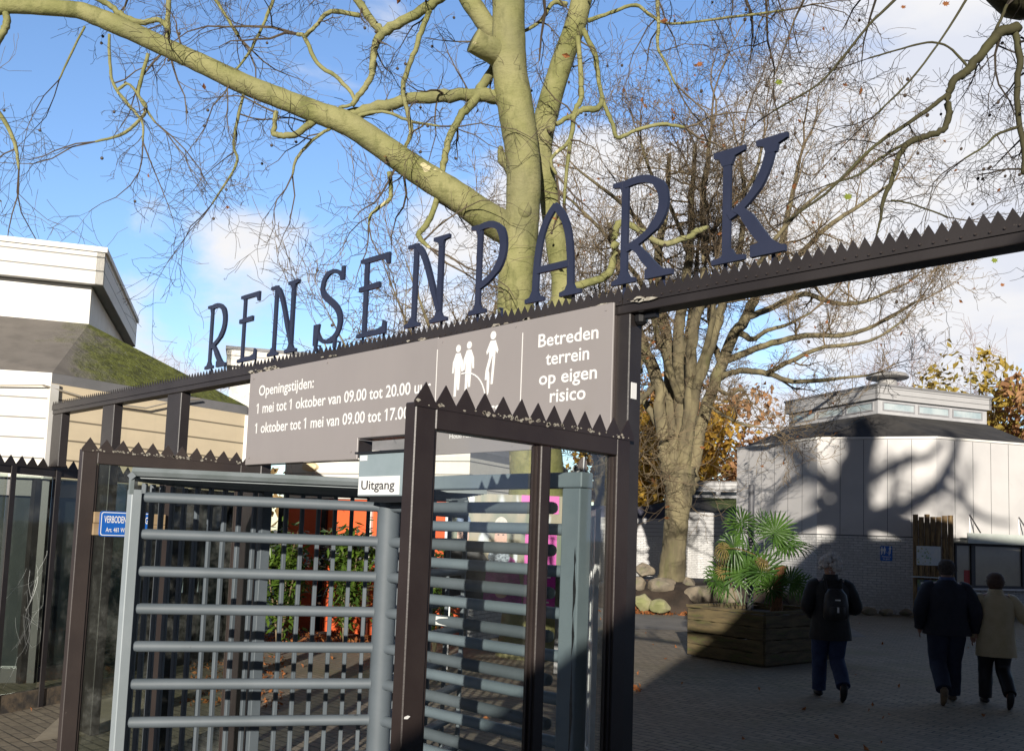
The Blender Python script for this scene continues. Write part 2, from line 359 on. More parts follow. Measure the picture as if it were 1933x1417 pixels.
b = MB(); b.box((-2.4899, GY+.022, 2.49), (-2.487, GY+.062, 2.565)); b.build('sticker', M['white'], gate)

# ------------------------------------------------------------------ letters on the beam
T = .07
def arc(cx, cy, rx, ry, a0, a1, n=14): return [(cx+rx*math.cos(a), cy+ry*math.sin(a)) for a in np.linspace(R_(a0), R_(a1), n)]
def foot(c, w_=.24, y=0, s=1, t=T):
    P = [(-w_/2, 0), (w_/2, 0), (w_/2, .042), (t/2+.03, .058), (t/2, .115), (-t/2, .115), (-t/2-.03, .058), (-w_/2, .042)]
    return ('poly', [(c+px, y+s*py) for px, py in P])
def flag(x, s=-1, y=1, w_=.1, h=.07):     # one-sided serif at the top of a stem
    P = [(0, 0), (s*w_, 0), (s*w_, -h*.62), (s*w_*.25, -h*.8), (0, -h*1.7)]; return ('poly', [(x+a, y+c) for a, c in P])
def stem(x, y0=.03, y1=1, t=T): return ('poly', [(x-t/2, y0), (x+t/2, y0), (x+t/2, y1), (x-t/2, y1)])
def bez(p0, p1, p2, p3, n=14): return [tuple((1-t)**3*np.array(p0)+3*(1-t)**2*t*np.array(p1)+3*(1-t)*t*t*np.array(p2)+t**3*np.array(p3)) for t in np.linspace(0, 1, n)]
def bowl(x0, xm, yt, yb): return bez((x0, yt-.04), (xm*.62+x0*.38, yt+.01), (xm, yt-.1), (xm, (yt+yb)/2+.04), 10)[:-1]+bez((xm, (yt+yb)/2+.04), (xm, yb+.17), (x0+(xm-x0)*.55, yb+.06), (x0+.02, yb), 10)
LET = {
 'R': (.63, [stem(.13), foot(.13, .25), flag(.10), ('rib', bowl(.13, .53, 1, .33), [.08]*6+[.105]*8+[.075]*5), ('rib', bez((.2, .36), (.33, .3), (.36, .12), (.55, .03), 10), [.08]*4+[.1]*3+[.09, .075, .06]), ('poly', [(.36, 0), (.63, 0), (.63, .05), (.5, .075), (.44, .11), (.36, .09)])]),
 'E': (.6, [stem(.18, .02), flag(.16), ('poly', [(.05, 0), (.58, 0), (.58, .14), (.53, .17), (.515, .09), (.42, .065), (.22, .065), (.05, .045)]), ('poly', [(.14, .935), (.14, 1), (.6, 1), (.6, .86), (.555, .86), (.535, .91), (.45, .935)]), ('poly', [(.06, .585), (.44, .585), (.44, .66), (.06, .645)])]),
 'N': (.7, [stem(.17), foot(.15, .25), flag(.17, -1, 1, .13), stem(.575, .03, .97), foot(.575, .26), ('poly', [(.46, 1), (.7, 1), (.7, .955), (.62, .94), (.6, .87), (.55, .87), (.53, .93), (.46, .955)]), ('rib', bez((.15, .985), (.33, .93), (.42, .5), (.575, .12), 14), [.05]*2+[.075]*9+[.06]*3)]),
 'S': (.63, [('rib', bez((.55, .86), (.5, .99), (.18, 1.05), (.16, .78), 10)[:-1]+bez((.16, .78), (.16, .6), (.56, .55), (.56, .27), 12)[:-1]+bez((.56, .27), (.55, -.01), (.14, -.04), (.1, .22), 10), [.06]*6+[.085]*5+[.1]*10+[.085]*4+[.06]*5), ('poly', [(.52, .82), (.6, .82), (.6, 1.0), (.55, 1.0)]), ('poly', [(.03, .02), (.1, .02), (.15, .3), (.03, .3)]), ('poly', [(.06, -.06), (.1, -.06), (.1, .06), (.06, .06)]), ('poly', [(.45, -.06), (.49, -.06), (.5, .1), (.45, .1)])]),
 'P': (.56, [stem(.14), foot(.14, .26), flag(.11), ('rib', bowl(.14, .5, 1, .30), [.08]*6+[.105]*8+[.08]*5)]),
 'A': (.72, [('rib', bez((.13, .04), (.14, .45), (.14, .78), (.37, .965), 14), .085), ('rib', bez((.585, .04), (.575, .45), (.58, .78), (.35, .965), 14), .085), foot(.13, .25), foot(.585, .26), ('poly', [(.16, .29), (.56, .29), (.56, .36), (.16, .36)])]),
 'K': (.65, [stem(.14), foot(.16, .3), ('poly', [(.02, 1), (.3, 1), (.3, .955), (.21, .93), (.182, .86), (.098, .86), (.07, .93), (.02, .95)]), ('rib', bez((.16, .40), (.4, .5), (.5, .72), (.53, .96), 12), [.075]*5+[.09]*7), ('poly', [(.4, 1), (.66, 1), (.66, .955), (.585, .925), (.57, .86), (.485, .86), (.46, .93), (.4, .95)]), ('rib', bez((.23, .46), (.36, .38), (.4, .15), (.58, .04), 11), [.08]*3+[.11]*5+[.09]*3), ('poly', [(.36, 0), (.65, 0), (.65, .055), (.53, .08), (.46, .12), (.36, .1)])]),
}
LH = .49; LY = 3.288
def letter(ch, x, wid, desc):
    wd, S = LET[ch]; sx = wid/wd; mb = MB()
    for i, s_ in enumerate(S):
        o = (x, LY-.0011*i, 3.015); ez = EY*(.014+.0011*i)
        if s_[0] == 'poly': mb.prism(s_[1], o, EX*sx, EZ*LH, ez)
        else: mb.ribbon(s_[1], np.asarray(s_[2])*.9, o, EX*sx, EZ*LH, ez)
    for fx in (.16, .8): mb.box((x+wid*fx-.008, GY-.0025, 2.96), (x+wid*fx+.008, GY+.004, 3.03)); mb.box((x+wid*fx-.007, LY+.0142, 3.022), (x+wid*fx+.007, GY-.0026, 3.029))
    return whole(mb, 'sign_letter', M['navy'], desc, 'letter', (x, LY, 2.97), 'dark blue letters along the gateway beam')
for ch, x, wd, d in (('R', -6.46, .32, 'small-looking blue slab-serif letter R, first letter at the far left end of the name'), ('E', -6.0, .285, 'blue slab-serif letter E standing just right of the first letter R'),
        ('N', -5.585, .37, 'blue slab-serif letter N between the first letter E and the letter S'), ('S', -5.03, .34, 'blue letter S, the only curved S on the beam'),
        ('E', -4.57, .32, 'blue slab-serif letter E between the letter S and the second N'), ('N', -4.1, .38, 'blue slab-serif letter N standing left of the letter P'),
        ('P', -3.55, .285, 'blue letter P standing in front of the big plane tree limb fork'), ('A', -3.13, .37, 'blue pointed-arch letter A in front of the plane tree trunk'),
        ('R', -2.58, .34, 'large blue slab-serif letter R between the letters A and K'), ('K', -2.05, .345, 'largest blue letter K at the right end of the name')): letter(ch, x, wd, d)

# ------------------------------------------------------------------ sign boards under the beam
NY = -EY
sg = thing('opening_hours_sign', 'wide taupe signboard with white opening hours text under the beam', 'sign', (-4.8, GY-.02, 2.27))
b = MB(); b.prism([(-5.79, 2.273), (-4.49, 2.273), (-4.49, 2.4), (-3.79, 2.4), (-3.79, 2.93), (-5.79, 2.918)], (0, GY-.022, 0), EX, EZ, EY*.012); b.build('panel', M['taupe'], sg, bevel=.002)
yt = GY-.022
def sgt(body, x, z, width, cap, parent, align='L', off=.0135): return add_text('lettering', body, M['white'], parent, (x, yt if parent is sg else yt-.003, z), EX, EZ, NY, width, cap, off, align=align)
sgt('Openingstijden:', -5.66, 2.752, .67, .074, sg); sgt('1 mei tot 1 oktober van 09.00 tot 20.00 uur', -5.665, 2.628, 1.83, .074, sg); sgt('1 oktober tot 1 mei van 09.00 tot 17.00 uur', -5.67, 2.49, 1.83, .074, sg)
b = MB(); b.box((-4.488, GY-.01, 2.392), (-3.8, GY+.09, 2.3995)); b.box((-4.498, GY-.009, 2.28), (-4.491, GY+.09, 2.39)); b.box((-5.79, GY-.009, 2.268), (-4.5, GY+.03, 2.2725)); b.build('back_frame', M['brown'], sg)
s2 = thing('park_rules_sign', 'taupe signboard with white walkers and cyclist pictogram and entry-at-own-risk text', 'sign', (-3.18, GY-.024, 2.27))
b = MB(); b.prism([(-3.797, 2.272), (-2.565, 2.272), (-2.565, 2.94), (-3.797, 2.924)], (0, GY-.0245, 0), EX, EZ, EY*.012); b.build('panel', M['taupe'], s2, bevel=.002)
for t_, x, z, wd in (('Betreden', -2.84, 2.782, .38), ('terrein', -2.84, 2.687, .275), ('op eigen', -2.835, 2.592, .365), ('risico', -2.83, 2.5, .225)): sgt(t_, x, z, wd, .068, s2, 'C')
sgt('Fietsers', -3.46, 2.47, .36, .066, s2, 'C'); sgt('Houd rekening met elkaar', -3.66, 2.356, .46, .026, s2, off=.01)
for t_, xs_ in ((sg, ((-5.74, 2.32), (-5.74, 2.88), (-4.85, 2.9), (-4.55, 2.32), (-3.86, 2.44))), (s2, ((-3.75, 2.3), (-3.75, 2.9), (-3.19, 2.91), (-2.61, 2.91), (-2.61, 2.3), (-3.19, 2.3)))):
    for x_, z_ in xs_: b = MB(); b.tube([(x_, yt-.0055, z_), (x_, yt-.002, z_)], .0065, 8); b.build('screw', M['taupe'], t_)
b = MB(); b.box((-3.792, yt-.0045, 2.35), (-3.788, yt-.0026, 2.86)); b.box((-3.142, yt-.0045, 2.4), (-3.138, yt-.0026, 2.87)); b.build('divider_lines', M['white'], s2)
def pict(parent, x0, z0, s, n, y, ex=EX, col='white', base=None, name='pictogram'):
    """two walkers and a cyclist, about 0.34 wide and 0.33 high before scaling"""
    mb = MB(); o = np.array(base if base is not None else (0, y, 0), float); n = np.asarray(n, float); k = [0]
    def pl(P):
        k[0] += 1; mb.prism([(x0+s*a, z0+s*c) for a, c in P], o+n*(.0002*k[0]), ex, EZ, n*.0012)
    def walker(dx, dz):
        pl([(dx+.022*math.cos(a), dz+.285+.024*math.sin(a)) for a in np.linspace(0, 2*math.pi, 15)[:-1]])
        pl([(dx-.02, dz+.255), (dx+.02, dz+.255), (dx+.047, dz+.2), (dx+.05, dz+.135), (dx+.036, dz+.135), (dx+.026, dz+.19), (dx+.026, dz+.12), (dx+.02, dz+.02), (dx+.002, dz+.02), (dx, dz+.1), (dx-.008, dz-.02), (dx-.028, dz-.02), (dx-.026, dz+.12), (dx-.026, dz+.19), (dx-.036, dz+.13), (dx-.05, dz+.13), (dx-.046, dz+.2)])
    walker(.05, .0); walker(.15, .01)
    dx = .36; pl([(dx+.024*math.cos(a), .33+.026*math.sin(a)) for a in np.linspace(0, 2*math.pi, 15)[:-1]])
    pl([(dx-.022, .298), (dx+.022, .298), (dx+.048, .235), (dx+.04, .215), (dx+.025, .235), (dx+.022, .2), (dx-.03, .2), (dx-.03, .235), (dx-.05, .215), (dx-.055, .235)])
    pl([(dx-.028, .2), (dx-.004, .2), (dx-.03, .12), (dx-.04, .06), (dx-.06, .06), (dx-.055, .12)]); pl([(dx+.002, .2), (dx+.024, .2), (dx+.01, .03), (dx-.008, .03)])
    pl([(dx-.03+.011*math.cos(a), .1+.12*math.sin(a)*.62-.06) for a in np.linspace(0, 2*math.pi, 15)[:-1]])
    A = bez((.09, .12), (.2, .13), (.28, .08), (.31, -.03), 10); mb.ribbon([(x0+s*a, z0+s*c) for a, c in A], .009*s, o+n*.0035, ex, EZ, n*.0012)
    return mb.build(name, M[col], parent)
pict(s2, -3.66, 2.60, .86, NY, yt-.003)

# ------------------------------------------------------------------ glazed partitions of the corridor
def partition(name, label, x, ya, yb, mullions, mat, gl, tooth_pitch=.1, depth=.06, post=.095, ztop=2.307, group=None, lich=True):
    t = thing(name, label, 'partition', (x-depth/2, (ya+yb)/2, 0), group=group)
    x0, x1 = x-depth, x
    for k, yy in enumerate([ya]+mullions+[yb-post]):
        pw = post if k in (0, len(mullions)+1) else .055
        b = MB(); b.box((x0, yy, 0), (x1, yy+pw, ztop-.092 if 0 < k <= len(mullions) else ztop)); b.build('post', mat, t, bevel=.004)
        b = MB()
        for s_ in ((1,) if k == 0 else (-1,) if k == len(mullions)+1 else (-1, 1)):
            e = yy+pw if s_ > 0 else yy
            for j, (dd, ww) in enumerate(((.012, .042), (.024, .03))): b.box((x1-ww, e, .2), (x1-.008-.012*j, e+s_*dd, ztop-.095))
        b.build('glazing_bead', mat, t)
    b = MB(); b.box((x0-.001, ya+post, ztop-.09), (x1+.001, yb-post, ztop-.0015)); b.build('top_rail', mat, t, bevel=.004)
    b = MB(); b.box((x0, ya+post, .05), (x1, yb-post, .19)); b.build('bottom_rail', mat, t, bevel=.004)
    b = MB(); teeth(b, ya-.01, yb+.02, tooth_pitch, ztop+.004, .072, x1+.004, base=.02, axis=1, jit=.04); b.build('tooth_strip', mat, t)
    ys = [ya+post]+sum([[m_, m_+.055] for m_ in mullions], [])+[yb-post]
    for i in range(0, len(ys), 2):
        b = MB(); b.box((x-depth*.55, ys[i]+.001, .19), (x-depth*.45, ys[i+1]-.001, ztop-.09)); b.build('pane', gl, t)
    if lich:
        b = MB(); r2 = random.Random(int(abs(x)*100))
        for k in range(70):
            yy = r2.choice([r2.uniform(ya, yb), r2.gauss((ya+yb)/2, .2)]); yy = min(max(yy, ya), yb); s_ = r2.uniform(.002, .009)
            b.prism([(math.cos(a)*s_*r2.uniform(.6, 1.8), math.sin(a)*s_*r2.uniform(.5, 1.2)) for a in np.linspace(0, 5.6, 6)], (x1+.0012, yy, ztop-.006+r2.uniform(-.004, .012)), EY, EZ, EX*.004)
        tag(b.build('lichen', M['lichen'], t), kind='stuff')
    return t
pr = partition('glass_partition', 'dark brown saw-toothed glass partition right of the turnstile, nearest the viewer', -2.465, 2.055, 3.315, [2.72], M['brown_shaded'], M['glass'])
b = MB()
for z in (1.06, .93):
    for a in np.linspace(0, 2*math.pi, 11)[:-1]:
        a2 = a+2*math.pi/10; yc = 2.125; r0, r1 = .0045, .0085
        b.add([(-2.4635, yc+r0*math.cos(a), z+r0*math.sin(a)*1.25), (-2.4635, yc+r1*math.cos(a), z+r1*math.sin(a)*1.25), (-2.4635, yc+r1*math.cos(a2), z+r1*math.sin(a2)*1.25), (-2.4635, yc+r0*math.cos(a2), z+r0*math.sin(a2)*1.25)], [(0, 1, 2, 3)])
b.prism([(-.012, -.004), (.002, -.006), (.014, .002), (.003, .006), (-.01, .003)], (-2.464, 2.075, 1.215), EY, EZ, EX*.002); b.build('paint_chip', M['white'], pr)
pl_ = partition('glass_partition', 'lighter brown saw-toothed glass partition left of the turnstile with a blue enamel sign', -6.07, 2.30, 3.52, [2.86], M['brown_lit'], M['glass_dirt_haze'])
# board and enamel sign on the left partition
zb = 1.83; pk = MB(); pk.box((-6.069, 2.392, zb-.075), (-6.045, 2.87, zb+.002)); pk.box((-6.069, 2.394, zb+.004), (-6.046, 2.87, zb+.075)); whole(pk, 'wooden_board', M['wood'], 'raw wooden board across the left glass partition behind the blue sign', 'board', (-6.06, 2.6, zb), bevel=.002)
ss = thing('warning_sign', 'small blue enamel sign forbidding entry in white capitals', 'sign', (-6.03, 2.6, zb))
ya, yb_, za, zc = 2.425, 2.765, zb-.082, zb+.082
def rrect(a, b_, c, d, r, n=5):
    P = []
    for cx, cy, a0 in ((b_-r, d-r, 0), (a+r, d-r, 90), (a+r, c+r, 180), (b_-r, c+r, 270)): P += arc(cx, cy, r, r, a0, a0+90, n)
    return P
b = MB(); b.prism(rrect(ya, yb_, za, zc, .018), (-6.044, 0, 0), EY, EZ, EX*.012); b.build('plate', M['blue'], ss)
b = MB(); O_, I_ = rrect(ya+.006, yb_-.006, za+.006, zc-.006, .015), rrect(ya+.011, yb_-.011, za+.011, zc-.011, .012); n_ = len(O_)
b.add([(-6.0312, y, z) for y, z in O_]+[(-6.0312, y, z) for y, z in I_], [(i, (i+1) % n_, (i+1) % n_+n_, i+n_) for i in range(n_)]); b.build('border', M['white'], ss)
add_text('lettering', 'VERBODEN TOEGANG', M['white'], ss, (-6.032, ya+.026, zb+.008), EY, EZ, EX, .29, .046, .012)
add_text('lettering', 'Art. 461 Wetb. v. Strafr.', M['white'], ss, (-6.032, ya+.04, zb-.052), EY, EZ, EX, .26, .03, .008)

# ------------------------------------------------------------------ turnstile
HX, HYY = -3.97, 3.15
ts = thing('full_height_turnstile', 'tall blue-grey tube turnstile with rotating arms and barred round cage', 'turnstile', (HX, HYY, 0))
P0 = .19; ZT = 1.978
b = MB(); b.tube([(HX, HYY, .03), (HX, HYY, 2.0), (HX, HYY, 2.012)], [.0625, .0625, .052], 20); b.build('column', M['grey'], ts, smooth=True)
for wa in (237.3, 357.3, 117.3):
    d = np.array([math.cos(R_(wa)), math.sin(R_(wa)), 0])
    for i in range(11):
        z = ZT-P0*i; a0 = np.array([HX, HYY, z])
        if z < .06: continue
        b = MB(); b.tube([a0+d*.055, a0+d*.068, a0+d*1.245, a0+d*1.26, a0+d*1.265], [.034, .028, .028, .024, .012], 14); b.build('arm', M['grey'], ts, smooth=True)
for i in range(11):
    z = ZT-P0*(i+.5)
    if z < .05: continue
    b = MB(); b.tube([(-2.68, HYY+.03, z), (-3.72, HYY+.03, z), (-3.735, HYY+.03, z), (-3.742, HYY+.03, z)], [.0275, .0275, .023, .01], 14); b.build('comb_bar', M['grey_green'], ts, smooth=True)
b = MB(); b.box((-2.69, 3.115, 0), (-2.585, 3.2, 2.068)); b.build('end_post', M['grey_green'], ts, bevel=.006, seg=2)
b = MB(); b.box((-4.15, 3.115, 2.07), (-2.58, 3.2, 2.14)); b.prism([(-4.0, 2.14), (-3.72, 2.14), (-3.98, 2.25)], (0, 3.118, 0), EX, EZ, EY*.05); b.build('top_beam', M['grey_green'], ts, bevel=.005)
b = MB(); r2 = random.Random(8)
for z, h, w_ in ((1.62, .13, .012), (1.42, .1, .01), (1.08, .24, .012), (1.75, .06, .008)):
    P = [(r2.uniform(-w_, w_)*.4-.003, -h), (w_*r2.uniform(.2, .8), -h*.4), (w_, 0), (w_*.4, h*.5), (0, h), (-w_*.5, h*.2), (-w_*.3, -h*.3)]
    b.prism([(a, c) for a, c in P], (-2.605, 3.1145, z), EX, EZ, EY*.0008)
b.build('scrape', M['black'], ts)
RC = 1.33
def cg(a, R=RC): return np.array([HX+R*math.cos(R_(a)), HYY+R*math.sin(R_(a)), 0])
def cage_bar(a, s_, top, name, mat='grey', R=RC):
    c = cg(a, R); rd = np.array([math.cos(R_(a)), math.sin(R_(a)), 0]); tg = np.array([-rd[1], rd[0], 0])
    b = MB(); b.obox(c-rd*s_/2-tg*s_/2, rd*s_, tg*s_, EZ*top); return b.build(name, M[mat], ts, bevel=.003)
b = MB(); c = cg(231, 1.345); b.box(c+np.array([-.03, -.025, 0]), c+np.array([.03, .03, 2.02])); b.build('end_post', pm('lit_grey_paint', (.33, .37, .39), (.28, .32, .34), 3, .4), ts, bevel=.004)  # post in a lighter copy of the grey, sunlight put into the paint
for a in (178.6,): cage_bar(a, .066, 2.08, 'cage_post')
k = 226
while k > 118:
    if abs(k-178.6) > 3 and not (k < 178 and k > 176): cage_bar(k, .026, 2.08 if k < 205 or k > 228 else 2.06, 'cage_bar')
    k -= 4.9
for zz in (.1, 2.085): b = MB(); b.tube([cg(a)+EZ*zz for a in np.linspace(238, 118, 25)], .022, 4, up=(0, 0, 1)); b.build('cage_hoop', M['grey'], ts)
dW = np.array([math.cos(R_(237.3)), math.sin(R_(237.3)), 0]); nW = np.array([-dW[1], dW[0], 0])
if nW[0] > 0: nW = -nW
for i in range(17):
    b = MB()
    o_ = .03+i*.085
    if o_ > RC: break
    ln = math.sqrt(RC**2-o_**2); a0 = np.array([HX, HYY, 2.10])+nW*o_-dW*min(ln*.55, .55); a1 = np.array([HX, HYY, 2.10])+nW*o_+dW*ln
    b.bar(a0, a1, .05, .006, side=EZ); b.build('canopy_slat', M['galv'], ts)
b = MB(); b.tube([np.array([HX, HYY, 2.108])+dW*1.33, np.array([HX, HYY, 2.108])-dW*.2], .022, 4, up=(0, 0, 1)); b.bar(np.array([HX, HYY, 2.08])+dW*1.33, np.array([HX, HYY, 1.99])+dW*1.33, .02, .02); b.bar(np.array([HX, HYY, 2.085])+nW*1.33, np.array([HX, HYY, 2.085]), .03, .03); b.build('canopy_beam', M['galv'], ts)
# stickers on the arms
b = MB(); q = ony(822, 1178, 3.1); b.obox((q[0], 3.1, q[2]), (.085, .004, 0), (0, .002, 0), (0, 0, .042)); lb = b.build('sticker', M['white'], ts)
for r_, (n_, wd, cp) in enumerate((('1234567 890', .06, .004), ('98 76 54', .05, .004), ('234 567', .055, .003))): pass

bx = thing('exit_sign_box', 'blue-grey metal box with a white plate reading Uitgang over the turnstile hub', 'exit sign', (-3.84, 2.98, 2.02))
b = MB(); b.box((-4.05, 2.99, 2.03), (-3.64, 3.11, 2.258)); b.build('box', pm('light_blue_grey_paint', (.27, .33, .355), (.24, .3, .32), 4, .38), bx, bevel=.004)
b = MB(); b.box((-4.07, 2.975, 2.2585), (-3.62, 3.13, 2.27)); b.build('lid', M['black'], bx)
b = MB(); b.box((-3.95, 3.0, 2.0), (-3.66, 3.16, 2.0295)); b.build('drive_unit', M['black'], bx)
b = MB(); b.box((-4.038, 2.9865, 2.037), (-3.69, 2.9895, 2.135)); b.build('plate', M['white'], bx)
add_text('lettering', 'Uitgang', pm('dark_grey_print', (.05, .05, .055)), bx, (-4.012, 2.9865, 2.066), EX, EZ, NY, .285, .05, .012)
b = MB(); b.box((-4.036, 2.9875, 2.222), (-3.975, 2.9895, 2.25)); b.build('sticker', M['white'], bx)

# ------------------------------------------------------------------ glazed fence left
fd = azd(-21); fn = np.array([fd[1], -fd[0], 0]); f0 = np.array([-9.56, 3.13, 0])
fe = thing('glass_fence', 'dark saw-toothed glass fence with cracked panes at the far left', 'fence', f0)
L0, L1 = -2.2, 1.35
b = MB(); b.obox(f0+fd*L0+EZ*2.27, fd*(L1-L0), -fn*.06, EZ*.09); b.build('top_rail', M['brown'], fe, bevel=.004)
b = MB(); b.obox(f0+fd*L0, fd*(L1-L0), -fn*.06, EZ*.17); b.build('bottom_rail', pm('mossy_sill', (.16, .12, .08), (.05, .045, .04), 9, .9, .2, 40), fe)
for k in range(8):
    a = L0+(L1-L0)*k/7
    b = MB(); b.obox(f0+fd*(a-.03), fd*.06, fn*.012, EZ*2.355); b.build('post', M['brown'], fe, bevel=.003)
b = MB(); n_ = int((L1-L0)/.12)
for k in range(n_):
    a = L0+k*.12; b.prism([(a, -.02), (a+.12, -.02), (a+.12, 0), (a+.06, .085), (a, 0)], f0+EZ*2.362+fn*.013, fd, EZ, -fn*.005)
b.build('tooth_strip', M['brown'], fe)
for k in range(7):
    a, c = L0+(L1-L0)*k/7+.032, L0+(L1-L0)*(k+1)/7-.032
    b = MB(); b.obox(f0+fd*a+EZ*.175-fn*.03, fd*(c-a), -fn*.006, EZ*2.09); b.build('pane', M['glass_dirt_haze'], fe)
b = MB(); r2 = random.Random(3); ctr = np.array([.12, 1.02])
for k in range(24):
    a = r2.gauss(math.pi/2, .7)+(math.pi if r2.random() < .5 else 0); p0 = ctr+np.array([r2.gauss(0, .05), r2.gauss(0, .22)]); pts = [p0]; cv = r2.uniform(-.16, .16)
    for j in range(6): a += cv+r2.uniform(-.05, .05); pts.append(pts[-1]+np.array([math.cos(a), math.sin(a)])*r2.uniform(.015, .09))
    b.tube([f0+fd*min(max(x_, -.13), .30)+EZ*min(max(z_, .2), 2.25)-fn*.027 for x_, z_ in pts], r2.uniform(.0004, .0008), 3)
tag(b.build('cracks', M['crack'], fe), kind='stuff')
# ------------------------------------------------------------------ pavilions
def hull(name, pts, mat, parent):
    bm = bmesh.new(); off = OFF[parent.name]
    for q in pts: bm.verts.new(Vector(np.asarray(q, float)-off))
    r = bmesh.ops.convex_hull(bm, input=bm.verts); bmesh.ops.delete(bm, geom=[e for e in r['geom_interior'] if isinstance(e, bmesh.types.BMVert)], context='VERTS')
    bmesh.ops.dissolve_limit(bm, angle_limit=R_(2), verts=bm.verts, edges=bm.edges); bmesh.ops.recalc_face_normals(bm, faces=bm.faces)
    me = bpy.data.meshes.new(name); bm.to_mesh(me); bm.free(); me.materials.append(mat); o = bpy.data.objects.new(name, me); COL.objects.link(o); o.parent = parent; OFF[o.name] = off; return o
def wallmesh(parent, name, A, B, z0, z1, mat, th=.12, joints=0, jm=None):
    A, B = np.array(A[:2]), np.array(B[:2]); d = (B-A); L = np.linalg.norm(d); d = d/L; n = np.array([d[1], -d[0]])
    D3, N3 = np.array([*d, 0]), np.array([*n, 0]); o3 = np.array([*A, z0])
    # local frame: x along the wall, y outward, z up, so board joints run true on every wall
    ob = bpy.data.objects.new(name, None); bpy.data.objects.remove(ob)
    mb = MB(); mb.box((0, -th, 0), (L, 0, z1-z0)); me = mb.mesh(name); me.materials.append(mat)
    o = bpy.data.objects.new(name, me); COL.objects.link(o); o.parent = parent
    off = OFF[parent.name]; o.matrix_local = Matrix(((d[0], n[0], 0, o3[0]-off[0]), (d[1], n[1], 0, o3[1]-off[1]), (0, 0, 1, z0-off[2]), (0, 0, 0, 1)))
    OFF[o.name] = off
    return o, D3, N3, L
def outward(A, B, C):
    m = (np.array(A[:2])+np.array(B[:2]))/2; d = np.array(B[:2])-np.array(A[:2]); n = np.array([d[1], -d[0]]); return (A, B) if np.dot(n, m-np.array(C[:2])) > 0 else (B, A)
M['wall_brick'] = brick('white_painted_brick', (.68, .67, .65), (.56, .555, .54), (.28, .28, .275), .25, .075, .011, bump=.7, wall=True)
M['panel_v'] = pm('off_white_panel', (.60, .58, .56), (.53, .515, .50), .5, .55, .02, 8, c3=(.48, .47, .45), c3scale=2.2, c3lo=.6, c3hi=.8)
M['roof_dark'] = pm('dark_roof_felt', (.03, .028, .027), (.06, .055, .05), 1.5, .9, .3, 25)
def roofmat(name, base, mossc, ax, lo, hi):
    m, t, b = base_mat(name); tcn = t.new('ShaderNodeTexCoord'); dt = t.new('ShaderNodeVectorMath'); dt.operation = 'DOT_PRODUCT'; t.link(tcn.outputs['Object'], dt.inputs[0]); dt.inputs[1].default_value = ax
    v = coords(t); nz = t.noise(v, 2.2, 8, .7); f = t.rng(t.math('ADD', dt.outputs['Value'], t.math('MULTIPLY', t.math('SUBTRACT', nz, .5), 2.2)), lo, hi)
    c0 = t.mix(t.rng(t.noise(v, 3, 6, .6), .35, .7), base, tuple(x*.75 for x in base))
    n2_ = t.noise(v, 7, 8, .75); mc = t.mix(t.rng(n2_, .35, .6), tuple(x*.35 for x in mossc), mossc); mc = t.mix(t.rng(t.noise(v, 24, 6, .7), .58, .7), mc, (.32, .33, .27))
    t.link(t.mix(f, c0, mc), b.inputs['Base Color']); b.inputs['Roughness'].default_value = .95
    bn = t.new('ShaderNodeBump'); bn.inputs['Strength'].default_value = .9; bn.inputs['Distance'].default_value = .05; t.link(t.math('MULTIPLY', t.noise(v, 14, 8, .7), f), bn.inputs['Height']); t.link(bn.outputs[0], b.inputs['Normal']); return m
def lantern(t, N, dA, dB, LA, LB, zb, zw, zt, mat_c, glassm, windows=3, over=.1):
    """square lantern on a roof: N = near corner, dA/dB = unit directions of its two visible faces; band of windows then boarded cornice"""
    N, dA, dB = [np.array([*q[:2], 0.]) for q in (N, dA, dB)]
    nA = -dB; nB = -dA
    b = MB(); b.obox(N+EZ*zb-EZ*.4, dA*LA, dB*LB, EZ*(zw-zb+.4)); b.build('lantern_wall', M['fascia_white'] if not windows else pm('pale_grey_lantern_wall', (.5, .5, .5), (.42, .42, .43), 2, .5), t)
    if windows:
        for d, n, L in ((dA, nA, LA), (dB, nB, LB)):
            wl = (L-.25)/windows
            for i in range(windows):
                o = N+d*(.18+i*wl)+EZ*(zb+.1)
                f = MB(); h_ = zw-zb-.16; ww = wl-.14
                f.obox(o+n*.002, d*ww, n*.03, EZ*.04); f.obox(o+EZ*(h_-.04)+n*.002, d*ww, n*.03, EZ*.04); f.obox(o+n*.002+EZ*.041, d*.04, n*.029, EZ*(h_-.082)); f.obox(o+d*(ww-.04)+n*.002+EZ*.041, d*.04, n*.029, EZ*(h_-.082))
                wf = f.build('window', pm('grey_window_frame', (.36, .36, .37), (.3, .3, .31), 4, .5), t)
                g_ = MB(); g_.obox(o+d*.04+n*.004+EZ*.042, d*(ww-.08), n*.006, EZ*(h_-.084)); g_.build('pane', glassm, wf)
    ov = over; o0 = N-dA*ov-dB*ov
    for A_, B_ in ((o0, o0+dA*(LA+2*ov)), (o0+dB*(LB+2*ov), o0), (o0+dA*(LA+2*ov), o0+dA*(LA+2*ov)+dB*(LB+2*ov)), (o0+dA*(LA+2*ov)+dB*(LB+2*ov), o0+dB*(LB+2*ov))):
        cc = N+dA*LA/2+dB*LB/2; A2, B2 = outward(A_, B_, cc); wallmesh(t, 'cornice', A2, B2, zw, zt, mat_c, .1)
    b = MB(); b.obox(o0+EZ*(zt+.002)-dA*.03-dB*.03, dA*(LA+2*ov+.06), dB*(LB+2*ov+.06), EZ*.07); b.build('cap', M['fascia'] if mat_c is not M['cream_v'] else M['fascia_white'], t)
    b = MB(); b.obox(o0+EZ*(zw+.02)+dA*.11+dB*.11, dA*(LA+2*ov-.22), dB*(LB+2*ov-.22), EZ*.05); b.build('soffit', M['fascia'], t)

